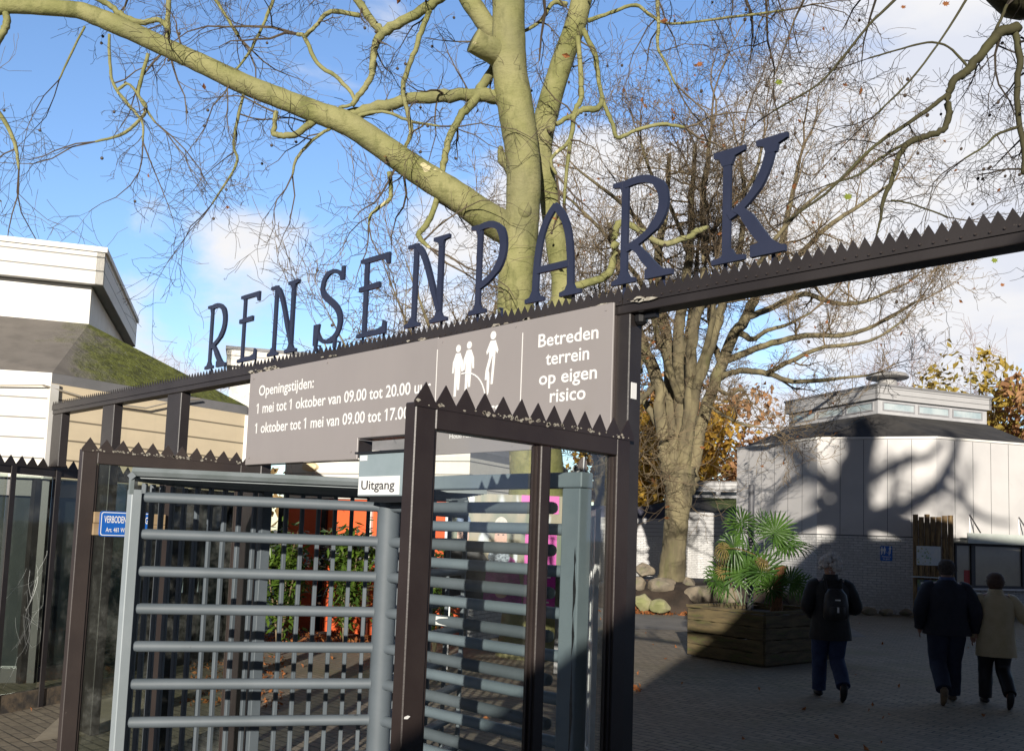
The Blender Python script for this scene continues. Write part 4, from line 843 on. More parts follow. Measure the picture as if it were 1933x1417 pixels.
for q, d in tips[:150]: b.tube([q, q-EZ*.08], .002, 3); b.ball(q-EZ*.1, .024, 6, 5)
for q, d in tips[150:178]: leafcard(lf, q-EZ*.03, r2.uniform(.04, .075), r2)
tag(b.build('seed_balls', M['seed'], pt), kind='stuff'); lf.build('withered_leaves', M['leaf_rust'], pt)

# near tree at the right, trunk outside the frame
DSC = 1.0
PN = dict(PL); PN['seg'] = [6, 6, 5, 4]; PN['r'] = [.02, .010, .006, .004]; PN['rmin'] = .0018
n_t = thing('plane_tree', 'dark plane tree at the upper right corner whose bare branch hangs over the beam', 'tree', cw(5.0, 13.4, 0))
T = Tree(23, PN); DN = 6.5
T.limb([cw(5, 13.4, -.1), cw(5, 13.4, 1), cw(5.05, 13.3, 3.5), cw(5.1, 13.1, 6), cw(5.1, 13, 8), cw(5, 12.8, 12)], [.62, .5, .45, .42, .36, .2], n=18)
T.limb([cw(5.05, 13.2, 4.6), cw(6.0, 10, 6.2), cw(6.8, 6.6, 7.0), dep(1990, -60, 6.9), dep(1935, -8, 6.7), dep(1880, -60, 6.5), dep(1840, -200, 6.5)], [.32, .28, .24, .19, .165, .15, .13], n=16, bumps=.05)
SN = dict(n=10, spawn=2.0, Ls=(.3, .9), bumps=.06)
for L in ([(1922, 55, 20), (1890, 64, 19), (1866, 76, 18), (1841, 115, 17), (1822, 138, 16), (1804, 157, 15), (1789, 178, 14), (1786, 216, 13), (1774, 248, 12), (1745, 260, 12), (1714, 267, 12), (1696, 292, 10), (1682, 337, 9), (1670, 375, 8), (1661, 413, 5), (1654, 446, 3)], [(1789, 178, 9), (1746, 210, 8), (1692, 246, 7), (1640, 285, 6), (1556, 365, 5), (1480, 420, 3)], [(1915, 55, 12), (1920, 110, 12), (1921, 159, 11), (1924, 222, 10), (1934, 280, 10), (1931, 330, 9)],
          [(1870, 75, 7), (1885, 45, 6), (1900, 10, 6)], [(1714, 267, 6), (1660, 300, 5), (1620, 330, 4), (1560, 350, 3)], [(1921, 240, 6), (1880, 255, 5), (1860, 275, 4), (1820, 300, 3)], [(1682, 378, 4), (1720, 385, 3), (1790, 410, 3)], [(1830, 130, 5), (1790, 90, 4), (1750, 80, 4), (1690, 95, 3), (1640, 110, 3)], [(1700, -10, 6), (1640, 50, 5), (1590, 110, 5), (1540, 160, 4), (1460, 210, 3)], [(1830, -10, 5), (1780, 70, 4), (1720, 150, 4), (1650, 220, 3)]): px_limb(T, L, DN, **SN)
for L, dd in (([(1840, -200, 34), (1700, -160, 22), (1520, -120, 15), (1380, -90, 9)], 6.4), ([(1990, -60, 36), (2050, 120, 24), (2040, 300, 16), (1990, 420, 9)], 6.6)): px_limb(T, L, dd, n=8, spawn=3, Ls=(.6, 1.4), lvl=0)
T.big.build('trunk', pm('shaded_plane_bark', (.05, .045, .018), (.085, .085, .028), 1.6, .85, .4, 12, lo=.45, hi=.75), n_t, smooth=True, angle=180); T.tw.build('twigs', pm('shaded_plane_twigs', (.06, .045, .03), (.035, .028, .02), 1.5, .8), n_t)  # plane bark and twigs darkened, the shade is put into their colour
lf = MB(); b = MB(); tips = [q for q in T.tips]; r2.shuffle(tips)
for q, d in tips[:70]: b.ball(q-EZ*.05, .013, 6, 5); b.tube([q, q-EZ*.05], .001, 3)
for q, d in tips[70:88]: leafcard(lf, q-EZ*.02, r2.uniform(.02, .04), r2)
tag(b.build('seed_balls', M['seed'], n_t), kind='stuff'); lf.build('withered_leaves', M['leaf_rust'], n_t)
for x_, y_, s_, mt in ((1470, 156, .055, 'leaf_green'), (1600, 372, .06, 'leaf_green'), (1877, 492, .045, 'leaf_green'), (1785, 8, .05, 'leaf_rust'), (1705, 14, .035, 'leaf_rust'), (1321, 122, .05, 'leaf_rust'), (1892, 538, .03, 'leaf_rust')):
    lb_ = MB(); c = dep(x_, y_, 6.5); maple(lb_, c, s_, unit(RT+UP*.3), unit(UP-RT*.3+FW*.4)); lb_.build('leaf', M[mt], n_t)

# a second big plane outside the gate: only the shadow of its limbs reaches the white pavilion
st_ = thing('plane_tree', 'tall bare plane tree standing outside behind the entrance building', 'tree', azd(SUN_AZ)*16+azd(SUN_AZ-90+180-180)*0)
def shp(px, py, wpx, face=(1, 2), back=42.):
    q, n_ = on_wall(K[face[0]], K[face[1]], px, py); q = q+_tos*back/math.cos(R_(SUN_EL)); return (*q, max(.03, wpx*26/FPX/2))
PT = dict(PL); PT['r'] = [.07, .035, .02, .014]; PT['rmin'] = .009; T = Tree(41, PT)
def shlimb(L, n=10, spawn=.35): X = np.array([shp(*q) for q in L]); return T.limb(X[:, :3], X[:, 3], n=n, spawn=spawn, lvl=0, Ls=(1.2, 3.2), bumps=.05)
top_ = np.array(shp(1608, 960, 70)[:3]); OFF[st_.name] = np.array([top_[0], top_[1], 0.]); st_.location = (top_[0], top_[1], 0)
T.limb([(top_[0], top_[1], -.2), (top_[0], top_[1], 5), tuple(top_)], [.8, .62, .56], n=14)
shlimb([(1608, 962, 76), (1612, 900, 66), (1625, 850, 56), (1640, 800, 44), (1650, 740, 30)], 14)
shlimb([(1612, 985, 44), (1655, 985, 36), (1715, 945, 30), (1770, 915, 26), (1798, 880, 22), (1815, 830, 18), (1830, 770, 12)]); shlimb([(1770, 915, 20), (1830, 928, 16), (1870, 952, 14), (1915, 962, 10), (1960, 960, 8)]); shlimb([(1640, 905, 24), (1700, 872, 20), (1750, 862, 16), (1785, 830, 12)]); shlimb([(1798, 885, 16), (1825, 905, 14), (1838, 925, 10)])
shlimb([(1600, 940, 34), (1540, 900, 26, (0, 1)), (1500, 860, 22, (0, 1)), (1470, 830, 16, (0, 1))]); shlimb([(1530, 890, 22, (0, 1)), (1480, 920, 20, (0, 1)), (1450, 960, 16, (0, 1)), (1430, 1010, 12, (0, 1))]); shlimb([(1600, 990, 40), (1560, 960, 34), (1545, 945, 30)]); shlimb([(1625, 850, 30), (1590, 815, 22), (1560, 780, 14)]); shlimb([(1690, 960, 18), (1690, 900, 12), (1720, 850, 10)])
T.big.build('trunk', M['bark_plane'], st_, smooth=True, angle=180); T.tw.build('twigs', M['twig_plane'], st_)

# oak on the raised bed
PO = dict(seg=[6, 6, 5, 4, 3], wig=[.2, .3, .36, .4, .4], trop=[.09, .09, .08, .07, .05], kids=[1.2, 1.15, 1.05, .8, 0], fwd=[1.1, 1.0, .9, .9, .8], ratio=[.55, .58, .6, .6, .5], rr=.62, rmin=.0055, r=[.06, .035, .018, .01, .008])
DO = 25.0; ob = dep(1268, 1092, DO); ok = thing('oak_tree', 'spreading multi-stemmed bare oak rising from the boulder bed right of the gate', 'tree', ob)
T = Tree(5, PO)
px_limb(T, [(1266, 1125, 66), (1268, 1092, 54), (1271, 1050, 47), (1276, 990, 46), (1281, 940, 50), (1284, 905, 56), (1284, 880, 58)], DO, n=18, bumps=.05)
OS = dict(n=10, spawn=1.45, lvl=1, Ls=(1.0, 2.6), bumps=.03, t0=.5)
for L in ([(1268, 915, 26), (1256, 880, 26), (1252, 818, 25), (1235, 729, 24, .3), (1210, 641, 22, .6), (1196, 600, 20, .8), (1180, 540, 16, 1), (1165, 480, 12, 1), (1150, 420, 8, 1)], [(1274, 900, 24), (1266, 853, 24), (1265, 747, 23, .5), (1262, 641, 22, 1), (1253, 570, 20, 1.4), (1250, 470, 16, 1.6), (1256, 380, 12, 1.6), (1264, 290, 7, 1.6)], [(1282, 895, 26), (1281, 835, 24), (1281, 729, 23), (1288, 641, 22), (1291, 570, 20), (1298, 480, 16), (1306, 390, 12), (1312, 270, 7)],
          [(1288, 895, 24), (1290, 835, 23, -.3), (1302, 747, 22, -.6), (1312, 641, 21, -.9), (1319, 570, 19, -1), (1326, 470, 15, -1), (1332, 370, 11, -1), (1342, 250, 6, -1)], [(1292, 900, 22, -.2), (1302, 835, 20, -.4), (1319, 729, 19, -.8), (1341, 652, 18, -1.2), (1362, 588, 17, -1.5), (1378, 550, 15, -1.6), (1392, 470, 12, -1.6), (1402, 380, 9, -1.6), (1396, 290, 5, -1.6)], [(1298, 925, 28), (1304, 900, 26, .2), (1326, 818, 24, .4), (1348, 729, 23, .8), (1376, 659, 21, 1.2), (1411, 599, 20, 1.6), (1434, 550, 18, 1.8), (1466, 490, 14, 2), (1490, 400, 10, 2), (1510, 300, 6, 2)],
          [(1210, 700, 14, .5), (1190, 690, 12, .2), (1160, 690, 9, -.2), (1120, 650, 6, -.4)], [(1235, 729, 12, .3), (1205, 760, 11, -.6), (1180, 790, 10, -1.2), (1190, 830, 6, -1.6)], [(1252, 600, 11, 1), (1200, 520, 9, 2), (1140, 440, 7, 2.6), (1080, 380, 5, 3)], [(1250, 480, 9, 1), (1190, 400, 8, 0), (1130, 350, 6, -1), (1090, 320, 4, -1)]): px_limb(T, L, DO, **OS)
for L in ([(1264, 790, 16, .3), (1280, 700, 14, .8), (1300, 620, 12, 1.4), (1308, 540, 9, 1.8), (1320, 450, 6, 2)], [(1283, 760, 15, 0), (1262, 690, 13, -.6), (1240, 620, 11, -1.2), (1228, 540, 8, -1.6), (1215, 460, 5, -2)], [(1306, 730, 15, -.5), (1332, 660, 13, -1.2), (1345, 590, 10, -1.8), (1352, 500, 7, -2)], [(1323, 820, 16, .4), (1306, 770, 13, 1), (1296, 700, 11, 1.6), (1304, 630, 8, 2)], [(1254, 830, 15, 0), (1230, 780, 13, .6), (1205, 740, 11, 1), (1180, 700, 8, 1.2), (1150, 640, 5, 1.4)], [(1362, 690, 14, 1), (1345, 640, 11, 1.6), (1340, 580, 9, 2.2), (1352, 500, 6, 2.6)], [(1395, 625, 14, 1.4), (1420, 640, 10, 1), (1450, 620, 8, .6), (1490, 610, 6, .4), (1530, 590, 4, .2)]): px_limb(T, L, DO, **dict(OS, spawn=1.5, t0=.35))
OB = dict(n=8, spawn=.85, lvl=1, Ls=(.6, 1.5), bumps=.05, t0=.15)
for L in ([(1356, 715, 14, 1), (1372, 706, 12, .6), (1404, 700, 12, 0), (1450, 705, 11, -.5), (1489, 719, 9, -1), (1538, 719, 8, -1.4), (1590, 713, 6, -1.8), (1640, 708, 4, -2)], [(1450, 703, 9, -.5), (1503, 676, 9, -.8), (1556, 655, 8, -1), (1610, 650, 7, -1.2), (1660, 635, 5, -1.4), (1710, 600, 3, -1.4)], [(1372, 680, 15, 1), (1415, 662, 13, .8), (1468, 645, 12, .6), (1521, 634, 11, .4), (1590, 632, 9, .2), (1650, 615, 7, 0), (1730, 570, 4, 0)], [(1408, 600, 13, 1.6), (1440, 588, 12, 1.8), (1485, 567, 11, 2), (1521, 555, 10, 2.2), (1574, 572, 9, 2.4), (1630, 570, 7, 2.6), (1700, 540, 4, 2.8)],
          [(1440, 545, 12, 1.8), (1500, 490, 11, 2.4), (1560, 430, 9, 3), (1620, 390, 7, 3.4), (1690, 340, 4, 3.8)], [(1378, 560, 10, -1.6), (1430, 500, 9, -2.4), (1480, 430, 8, -3), (1540, 370, 6, -3.4), (1600, 330, 4, -3.6)], [(1326, 470, 9, -1), (1370, 400, 8, -1.6), (1420, 340, 7, -2), (1440, 270, 5, -2.2)], [(1300, 480, 9, 0), (1270, 400, 8, -.8), (1230, 330, 6, -1.2), (1210, 270, 4, -1.4)], [(1348, 729, 8, .8), (1375, 745, 7, .2), (1400, 735, 5, -.2), (1415, 755, 3, -.3)], [(1330, 760, 7, -.5), (1360, 780, 6, -1), (1400, 800, 5, -1.4), (1430, 805, 3, -1.6)]): px_limb(T, L, DO, **OB)
T.big.build('trunk', M['bark_oak'], ok, smooth=True, angle=180); T.tw.build('crown', M['twig_oak'], ok)
lf = MB(); r2 = random.Random(9)
for q, d in T.tips:
    if r2.random() < .018: leafcard(lf, np.array(q), r2.uniform(.045, .085), r2)
lf.build('withered_leaves', M['leaf_rust'], ok)

# smaller bare trees and autumn trees in the background
def back_tree(name, label, base, h, spread, seed, stems=4, leaf=None, nleaf=0, ls=(.12, .3), twig='twig_oak', dens=1.6, start=.3, group='trees beyond the square', top=1.0, rmin=.012):
    t = thing(name, label, 'tree', base, group=group); q = dict(PO); q['rmin'] = rmin; q['seg'] = [5, 5, 4, 3]; q['r'] = [.09, .05, .028, .016]; q['kids'] = [1.1, 1.0, .9, 0]; T = Tree(seed, q); r = T.r; base = np.array(base, float)
    T.limb([base-EZ*.2, base+EZ*h*.15, base+EZ*h*start], [h*.022, h*.018, h*.016], n=8)
    for i in range(stems):
        a = 2*math.pi*i/stems+r.uniform(-.4, .4); o = np.array([math.cos(a), math.sin(a), 0])*spread
        jit = lambda k_: np.array([r.gauss(0, 1), r.gauss(0, 1), 0])*h*k_
        pts = [base+EZ*h*start*.9, base+EZ*h*(start+.15)+o*.25+jit(.012), base+EZ*h*(start+.38)*top+o*.6*r.uniform(.7, 1.2)+jit(.02), base+EZ*h*r.uniform(.75, .95)+o*r.uniform(.7, 1.2)+jit(.02)]
        T.limb(pts, [h*.008, h*.0065, h*.004, .012], n=6, spawn=dens, lvl=1, Ls=(h*.08, h*.22), t0=.15)
    T.limb([base+EZ*h*start*.9, base+EZ*h*.6, base+EZ*h], [h*.009, h*.005, .012], n=6, spawn=dens, lvl=1, Ls=(h*.08, h*.2), t0=.15)
    T.big.build('trunk', M['bark_oak'], t, smooth=True, angle=180)
    cr = T.tw.build('crown', M[twig], t)
    if leaf:
        lf = MB(); N_ = len(T.tips)
        for k in range(nleaf):
            q_, d_ = T.tips[r.randrange(N_)]; leafcard(lf, np.array(q_)+np.array([r.gauss(0, .25), r.gauss(0, .25), r.gauss(0, .25)]), r.uniform(*ls), r)
        lf.build('leaves', M[leaf], t)
    return t
M['leaf_gold'] = pm('golden_leaves', (.62, .40, .05), (.45, .24, .04), .9, .8, backlit=.3)
M['leaf_orange'] = pm('orange_leaves', (.5, .28, .13), (.36, .18, .08), .9, .8, backlit=.3)
M['leaf_yg'] = pm('yellow_green_leaves', (.52, .36, .06), (.28, .22, .045), .8, .8, backlit=.3)
M['twig_pink'] = pm('pinkish_twigs', (.3, .19, .15), (.2, .13, .1), 1, .9)
for nm, lb, px, D_, h, sp, sd, lf_, nl, tw in (
    ('golden_tree', 'golden-yellow autumn tree seen between gate post and oak trunk', 1232, 47, 7.5, 2.8, 1, 'leaf_gold', 4200, 'twig_oak'), ('orange_tree', 'orange-brown autumn tree right of the oak trunk above the far pavilion roof', 1355, 56, 8.6, 3.4, 2, 'leaf_orange', 3600, 'twig_oak'),
    ('orange_tree', 'thin rust-leaved tree left of the oak trunk', 1205, 58, 10, 3.0, 3, 'leaf_orange', 1300, 'twig_oak'), ('orange_tree', 'orange tree just right of the oak stems, behind the far pavilion', 1310, 62, 11, 3.5, 4, 'leaf_orange', 1700, 'twig_oak'),
    ('yellow_green_tree', 'yellow-green bushy tree right behind the pavilion lantern', 1898, 48, 9.4, 3.0, 5, 'leaf_yg', 5200, 'twig_oak'), ('orange_tree', 'orange tree at the right edge beside the lantern', 1950, 44, 8.0, 2.4, 6, 'leaf_orange', 3600, 'twig_oak'),
    ('bare_tree', 'pinkish bare tree top above the right end of the lantern', 1838, 60, 13.6, 3.2, 7, None, 0, 'twig_pink'), ('bare_tree', 'pinkish bare tree top left behind the roof vent', 1612, 62, 13.8, 3.6, 8, None, 0, 'twig_pink'),
   
    ('bare_tree', 'bare tree behind the letters E and N left of the plane trunk', 752, 32, 10.8, 3.6, 11, None, 0, 'twig_oak'), ('bare_tree', 'bare tree close left of the plane trunk behind the letter P', 890, 36, 14.5, 4.5, 12, None, 0, 'twig_oak'), ('bare_tree', 'bare tree close right of the plane trunk behind the letter A', 1135, 40, 15.5, 3.6, 13, None, 0, 'twig_oak'), ('bare_tree', 'tiny distant bare tree top above the mossy roof', 330, 60, 10.8, 2.5, 14, None, 0, 'twig_pink')):
    lat = (px-966.5)/FPX*D_; back_tree(nm, lb, cw(D_, lat, 0), h, sp, sd, 5, lf_, nl, twig=tw, start=.22 if lf_ else .3, rmin=.010)
# far wood closing the view
r2 = random.Random(31); b = MB()
for k in range(5200):
    f = r2.uniform(75, 110); l = r2.uniform(-90, 90); hh = 5.5+2.2*math.sin(l*.21)+1.3*math.sin(l*.57+1); z = r2.uniform(0, 1)**.8*hh; leafcard(b, cw(f, l, z), r2.uniform(.35, .8), r2)
tag(b.build('far_wood', pm('far_wood_leaves', (.32, .2, .08), (.18, .14, .06), .15, .9)), 'far autumn wood closing the view behind the pavilions', 'wood', kind='stuff')

# ------------------------------------------------------------------ bushes, bed, boulders
def bush(label, px, D_, h, w_, seed, n=2200):
    base = cw(D_, (px-966.5)/FPX*D_, 0); t = thing('rhododendron_bush', label, 'bush', base, group='bushes behind the turnstile'); r = random.Random(seed); st = MB(); lf = MB()
    for i in range(9):
        a = r.uniform(0, 6.28); o = np.array([math.cos(a), math.sin(a), 0])*w_*r.uniform(.2, .9); P = [base, base+o*.3+EZ*h*.3, base+o*.8+EZ*h*.6+np.array([r.gauss(0, .05), r.gauss(0, .05), 0]), base+o+EZ*h*r.uniform(.75, 1.0)]; P = spline(P, 4); st.tube(P, np.linspace(.02, .005, len(P)), 5)
        for _ in range(n//9):
            q = P[int(r.triangular(3, len(P)-1, len(P)-1))]+np.array([r.gauss(0, .12), r.gauss(0, .12), r.gauss(0, .13)]); d = unit(np.array([r.gauss(0, 1), r.gauss(0, 1), r.gauss(-.1, .5)])); s_ = r.uniform(.07, .115); sd = unit(np.cross(d, EZ)+np.array([0, 0, r.gauss(0, .3)])); nn = np.cross(d, sd)
            lf.add([q, q+d*s_*.8+sd*s_*.32+nn*.01, q+d*s_*1.8-EZ*.02, q+d*s_*.8-sd*s_*.32+nn*.01], [(0, 1, 2, 3)])
    st.build('stems', M['twig_oak'], t); lf.build('leaves', pm('glossy_leaves', (.12, .2, .025), (.05, .1, .018), 3, .4, backlit=.2), t); return t
bush('leafy green bush left of the turnstile column before the orange panels', 545, 13.4, 1.85, .3, 1, 1500); bush('leafy green bush close to the turnstile column with bare lower stems', 668, 14.2, 2.0, .36, 2, 1700); bush('partly hidden green bush behind the dark front post of the right partition', 835, 14.2, 1.7, .4, 3, 900)
b = MB(); q = [onz(490, 1222), onz(820, 1212), cw(15.7, -.9), cw(17.0, -4.5)]; b.add([p_+EZ*.02 for p_ in q], [(0, 1, 2, 3)]); tag(b.build('soil_strip', M['ground_dark']), kind='structure')
bd = MB(); ring0 = [cw(23.6, 3.0), cw(23.2, 4.2), cw(23.4, 6), cw(24, 7.6), cw(25.5, 8.3), cw(29, 7.3), cw(30, 5), cw(29, 2.5), cw(26, 2)]; cB = sum(ring0)/9
bd.add([p_+EZ*.01 for p_ in ring0]+[cB+(p_-cB)*.86+EZ*.5 for p_ in ring0]+[cB+(p_-cB)*.6+EZ*.74 for p_ in ring0]+[cB+EZ*.78], [(i, (i+1) % 9, (i+1) % 9+9, i+9) for i in range(9)]+[(i+9, (i+1) % 9+9, (i+1) % 9+18, i+18) for i in range(9)]+[(i+18, (i+1) % 9+18, 27) for i in range(9)])
tag(bd.build('planting_bed', M['ground_dark'], smooth=True, angle=180), kind='structure')
M['rock'] = pm('boulder_stone', (.33, .27, .19), (.19, .165, .125), 2.2, .9, .5, 14, c3=(.17, .18, .07), c3scale=2.0, c3lo=.55, c3hi=.75)
M['rock_pale'] = pm('pale_mossy_stone', (.36, .33, .2), (.25, .26, .11), 2.2, .9, .5, 14)
def rock(label, px, py, D_, wpx, hpx, seed, mat='rock', group='boulders edging the oak bed'):
    c = dep(px, py, D_); r = random.Random(seed); bm = bmesh.new(); bmesh.ops.create_icosphere(bm, subdivisions=3, radius=1)
    sx, sz = wpx/FPX*D_/2, hpx/FPX*D_/2; ph = [np.array([r.gauss(0, 1), r.gauss(0, 1), r.gauss(0, 1)]) for _ in range(14)]; cut = [(unit(p_), r.uniform(.62, .9)) for p_ in ph]
    for v in bm.verts:
        p_ = np.array(v.co)
        for n_, dd in cut:
            e = np.dot(p_, n_)-dd
            if e > 0: p_ = p_-n_*e*.9
        p_ = p_*(1+.03*math.sin(p_[0]*7+seed)+.025*math.sin(p_[1]*9+p_[2]*6)); q = RH*p_[0]*sx+FH*p_[1]*sx*.8+EZ*p_[2]*sz; v.co = Vector(q)
    me = bpy.data.meshes.new('boulder'); bm.to_mesh(me); bm.free(); me.materials.append(M[mat]); me.polygons.foreach_set('use_smooth', [True]*len(me.polygons)); me.set_sharp_from_angle(angle=R_(28)); o = bpy.data.objects.new('boulder', me); COL.objects.link(o); o.location = tuple(c); return tag(o, label, 'boulder', group)
for i, (lb, px, py, D_, w_, h_, mt) in enumerate((('rounded grey boulder in front of the oak trunk base', 1250, 1106, 23.8, 62, 36, 'rock'), ('wide brown-grey boulder left of the wooden planter', 1330, 1122, 23.4, 80, 44, 'rock'), ('small grey boulder beside the brown gate post', 1204, 1100, 23.9, 36, 34, 'rock'), ('pale mossy boulder at the foot of the bed by the gate post', 1213, 1136, 23.0, 36, 40, 'rock_pale'), ('flat pale mossy boulder at the path edge left of the planter', 1246, 1143, 22.6, 44, 28, 'rock_pale'), ('pale boulder right behind the planter corner under the palm', 1382, 1125, 23.4, 48, 38, 'rock'), ('dark boulder in the shade behind the gate post', 1216, 1076, 25.5, 44, 30, 'rock'), ('dark boulder wedged between the oak and the wide boulder', 1300, 1106, 24.2, 36, 40, 'rock'), ('small boulder behind the palm stems', 1450, 1112, 24.4, 44, 40, 'rock'), ('low boulder under the right palm fronds', 1500, 1128, 24.2, 56, 36, 'rock'), ('tiny boulder beside the oak root', 1287, 1096, 24.9, 26, 18, 'rock'))): rock(lb, px, py, D_, w_, h_, i+3, mt)
for i, (lb, px, py, w_) in enumerate((('dark stone at the foot of the brick wall left of the map board', 1640, 1152, 34), ('dark stone under the blue visitor sign', 1672, 1155, 30), ('dark stone close to the walker in black', 1602, 1151, 26), ('dark stone against the log palisade', 1710, 1156, 26))): rock(lb, px, py, 25.2, w_, 16, i+40, 'rock', 'stones along the pavilion wall')
b = MB(); r2 = random.Random(12)
for k in range(900):
    px = r2.choice([r2.uniform(1190, 1310), r2.gauss(1240, 22), r2.uniform(1300, 1480)]); q = cB+(np.array([r2.gauss(0, 1), r2.gauss(0, 1), 0]))*2.2; ff = r2.uniform(22.9, 25.2); ll = (px-966.5)/FPX*ff; z = max(0.02, min(.66, (ff-23.2)*.38))+r2.uniform(0, .05); leafcard(b, cw(ff, ll, z), r2.uniform(.045, .085), r2, .4)
for k in range(520): ff = r2.uniform(13.9, 16); px = r2.uniform(490, 720); leafcard(b, cw(ff, (px-966.5)/FPX*ff, .05), r2.uniform(.025, .05), r2, .4)
for k in range(420): ff = r2.uniform(7, 14.5); px = r2.uniform(380, 560); leafcard(b, cw(ff*.5+6, (px-966.5)/FPX*(ff*.5+6), .02), r2.uniform(.015, .04), r2, .4)
for k in range(130): ff = r2.uniform(5.5, 24); px = r2.uniform(-100, 1950); leafcard(b, cw(ff, (px-966.5)/FPX*ff, .022), r2.uniform(.02, .05), r2, .4)
for x_, y_ in ((1198, 1297), (1201, 1299), (1194, 1293)):
    for k in range(10): leafcard(b, onz(x_+r2.gauss(0, 5), y_+r2.gauss(0, 2), .03), .03, r2, .4)
tag(b.build('fallen_leaves', M['leaf_rust']), 'rust-brown fallen leaves scattered over bed and paving', 'leaves', kind='stuff')

# ------------------------------------------------------------------ planter, palm, pole
gc = [onz(1303, 1237), onz(1441, 1259)]
e1 = gc[1]-gc[0]; L1 = np.linalg.norm(e1); e1 = e1/L1; e2 = np.array([-e1[1], e1[0], 0]); e2 = e2 if np.dot(e2, FH) > 0 else -e2; e1n = e1
L2 = 1.75; e1w = 1.75 if L1 < 1.2 else L1
pb = thing('wooden_planter', 'large square planter of rough horizontal timber boards holding the palm', 'planter', gc[0]+e1*L1/2+e2*L2/2)
M['timber'] = pm('rough_timber', (.15, .115, .055), (.075, .058, .032), 2.6, .9, .6, 26, stretch=(1, 1, 5), c3=(.1, .115, .03), c3scale=2.5, c3lo=.5, c3hi=.75)
r2 = random.Random(2)
for (o, d, n_, L) in ((gc[0], e1, -e2, L1), (gc[1], e2, e1, L2), (gc[0]+e2*L2, e1, e2, L1), (gc[0], e2, -e1, L2)):
    for k in range(4):
        b = MB(); x_ = np.linspace(-.03, L+.03, 16); wob = [r2.uniform(-.012, .012) for _ in x_]; z0, z1 = .02+.19*k, .02+.19*k+.182
        b.prism([(a, z0+c*.5) for a, c in zip(x_, wob)]+[(a, z1+c) for a, c in list(zip(x_, wob[::-1]))[::-1]], o+n_*(.002*k), d, EZ, n_*.05); b.build('board', M['timber'], pb, bevel=.008)
    b = MB(); b.obox(o-n_*.0+n_*.0-d*.05+EZ*.785, d*(L+.1), n_*.07, EZ*.045); b.build('rim', M['timber'], pb, bevel=.006)
b = MB(); b.obox(gc[0]+EZ*.7, e1*L1, e2*L2, EZ*.02); b.build('soil', M['ground_dark'], pb)
pc = gc[0]+e1*L1*.62+e2*L2*.5+EZ*.71
pm_t = thing('fan_palm', 'green fan palm with several crowns and dry hanging fronds in the planter', 'palm', pc)
M['palm'] = pm('palm_leaf', (.08, .165, .027), (.04, .095, .018), 3, .42, backlit=.25); M['palm_dry'] = pm('dry_palm_leaf', (.26, .2, .06), (.15, .1, .04), 4, .7, backlit=.25)
M['fibre'] = pm('palm_fibre', (.22, .1, .04), (.1, .05, .02), 25, .95, .6, 60, stretch=(3, 3, .6))
b = MB(); b.tube([pc-EZ*.02+RH*.12, pc+RH*.15+EZ*.45, pc+RH*.19+EZ*.8], [.1, .085, .1], 12); b.build('trunk', M['fibre'], pm_t, smooth=True)
def frond(base, tip, R, nrm, seed, mat='palm', fold=.5, droop=.25, spread=150):
    r = random.Random(seed); b = MB(); d = unit(tip-base); mid = (base+tip)/2+EZ*.04; b.tube(spline([base, mid, tip], 4), .008, 5); nrm = unit(nrm-d*np.dot(nrm, d)); sd = np.cross(nrm, d); N_ = 26
    for i in range(N_):
        a = R_(-spread+2*spread*i/(N_-1)); u = d*math.cos(a)+sd*math.sin(a); L = R*(1-.22*abs(a)/2.6)*r.uniform(.92, 1.05); v = np.cross(nrm, u); w_ = R*.045
        p0 = tip; p1 = tip+u*L*.5+nrm*(.02*(1 if i % 2 else -1)); p2 = tip+u*L*.8-EZ*droop*L*.15; p3 = tip+u*L-EZ*droop*L*.5
        fo = nrm*w_*fold
        b.add([p0, p1+v*w_, p1+fo, p1-v*w_, p2+v*w_*.7, p2+fo*.6, p2-v*w_*.7, p3], [(0, 2, 1), (0, 3, 2), (1, 2, 5, 4), (2, 3, 6, 5), (4, 5, 7), (5, 6, 7)])
    return b.build('frond', M[mat], pm_t)
DPL = np.dot(pc-CAM, FW)
def PX(x, y, dd=0.): return dep(x, y, DPL+dd)
vis = unit(-FW+UP*.35)
FR = [((1440, 1036), (1462, 1004), 55, vis, 'palm', .1), ((1432, 1040), (1400, 985), 46, unit(-FW*.7-RT*.8), 'palm', .1), ((1436, 1036), (1400, 1000), 54, unit(UP+.4*(-FW)), 'palm', .5), ((1446, 1036), (1490, 1030), 62, unit(UP-.2*FW), 'palm', .6), ((1442, 1040), (1478, 1020), 46, unit(-FW-RT), 'palm', .6), ((1430, 1044), (1385, 1030), 50, unit(UP*.5-FW), 'palm', .8), ((1428, 1048), (1366, 1034), 26, unit(-FW+UP*.1), 'palm_dry', 1.6), ((1445, 1046), (1440, 1058), 24, vis, 'palm_dry', .9), ((1443, 1036), (1440, 990), 40, unit(-FW+RT*.6), 'palm', .1)]
FR += [((1405, 1140), (1412, 1078), 72, vis, 'palm', .1), ((1400, 1140), (1378, 1086), 68, unit(-FW-RT*.7+UP*.3), 'palm', .3), ((1412, 1140), (1440, 1080), 66, unit(-FW+RT*.5), 'palm', .2), ((1395, 1142), (1352, 1098), 52, unit(UP-.6*FW-.2*RT), 'palm', .5), ((1415, 1142), (1455, 1110), 50, unit(-FW+RT*.9+UP*.4), 'palm', .4), ((1400, 1142), (1395, 1068), 50, unit(-FW+UP), 'palm', .1), ((1465, 1140), (1492, 1098), 46, unit(-FW+UP*.5), 'palm', .3), ((1470, 1140), (1512, 1105), 44, unit(UP-.5*FW+.4*RT), 'palm', .6), ((1462, 1140), (1460, 1100), 36, unit(-FW-RT*.4), 'palm', .3), ((1392, 1142), (1370, 1075), 30, vis, 'palm_dry', .5)]
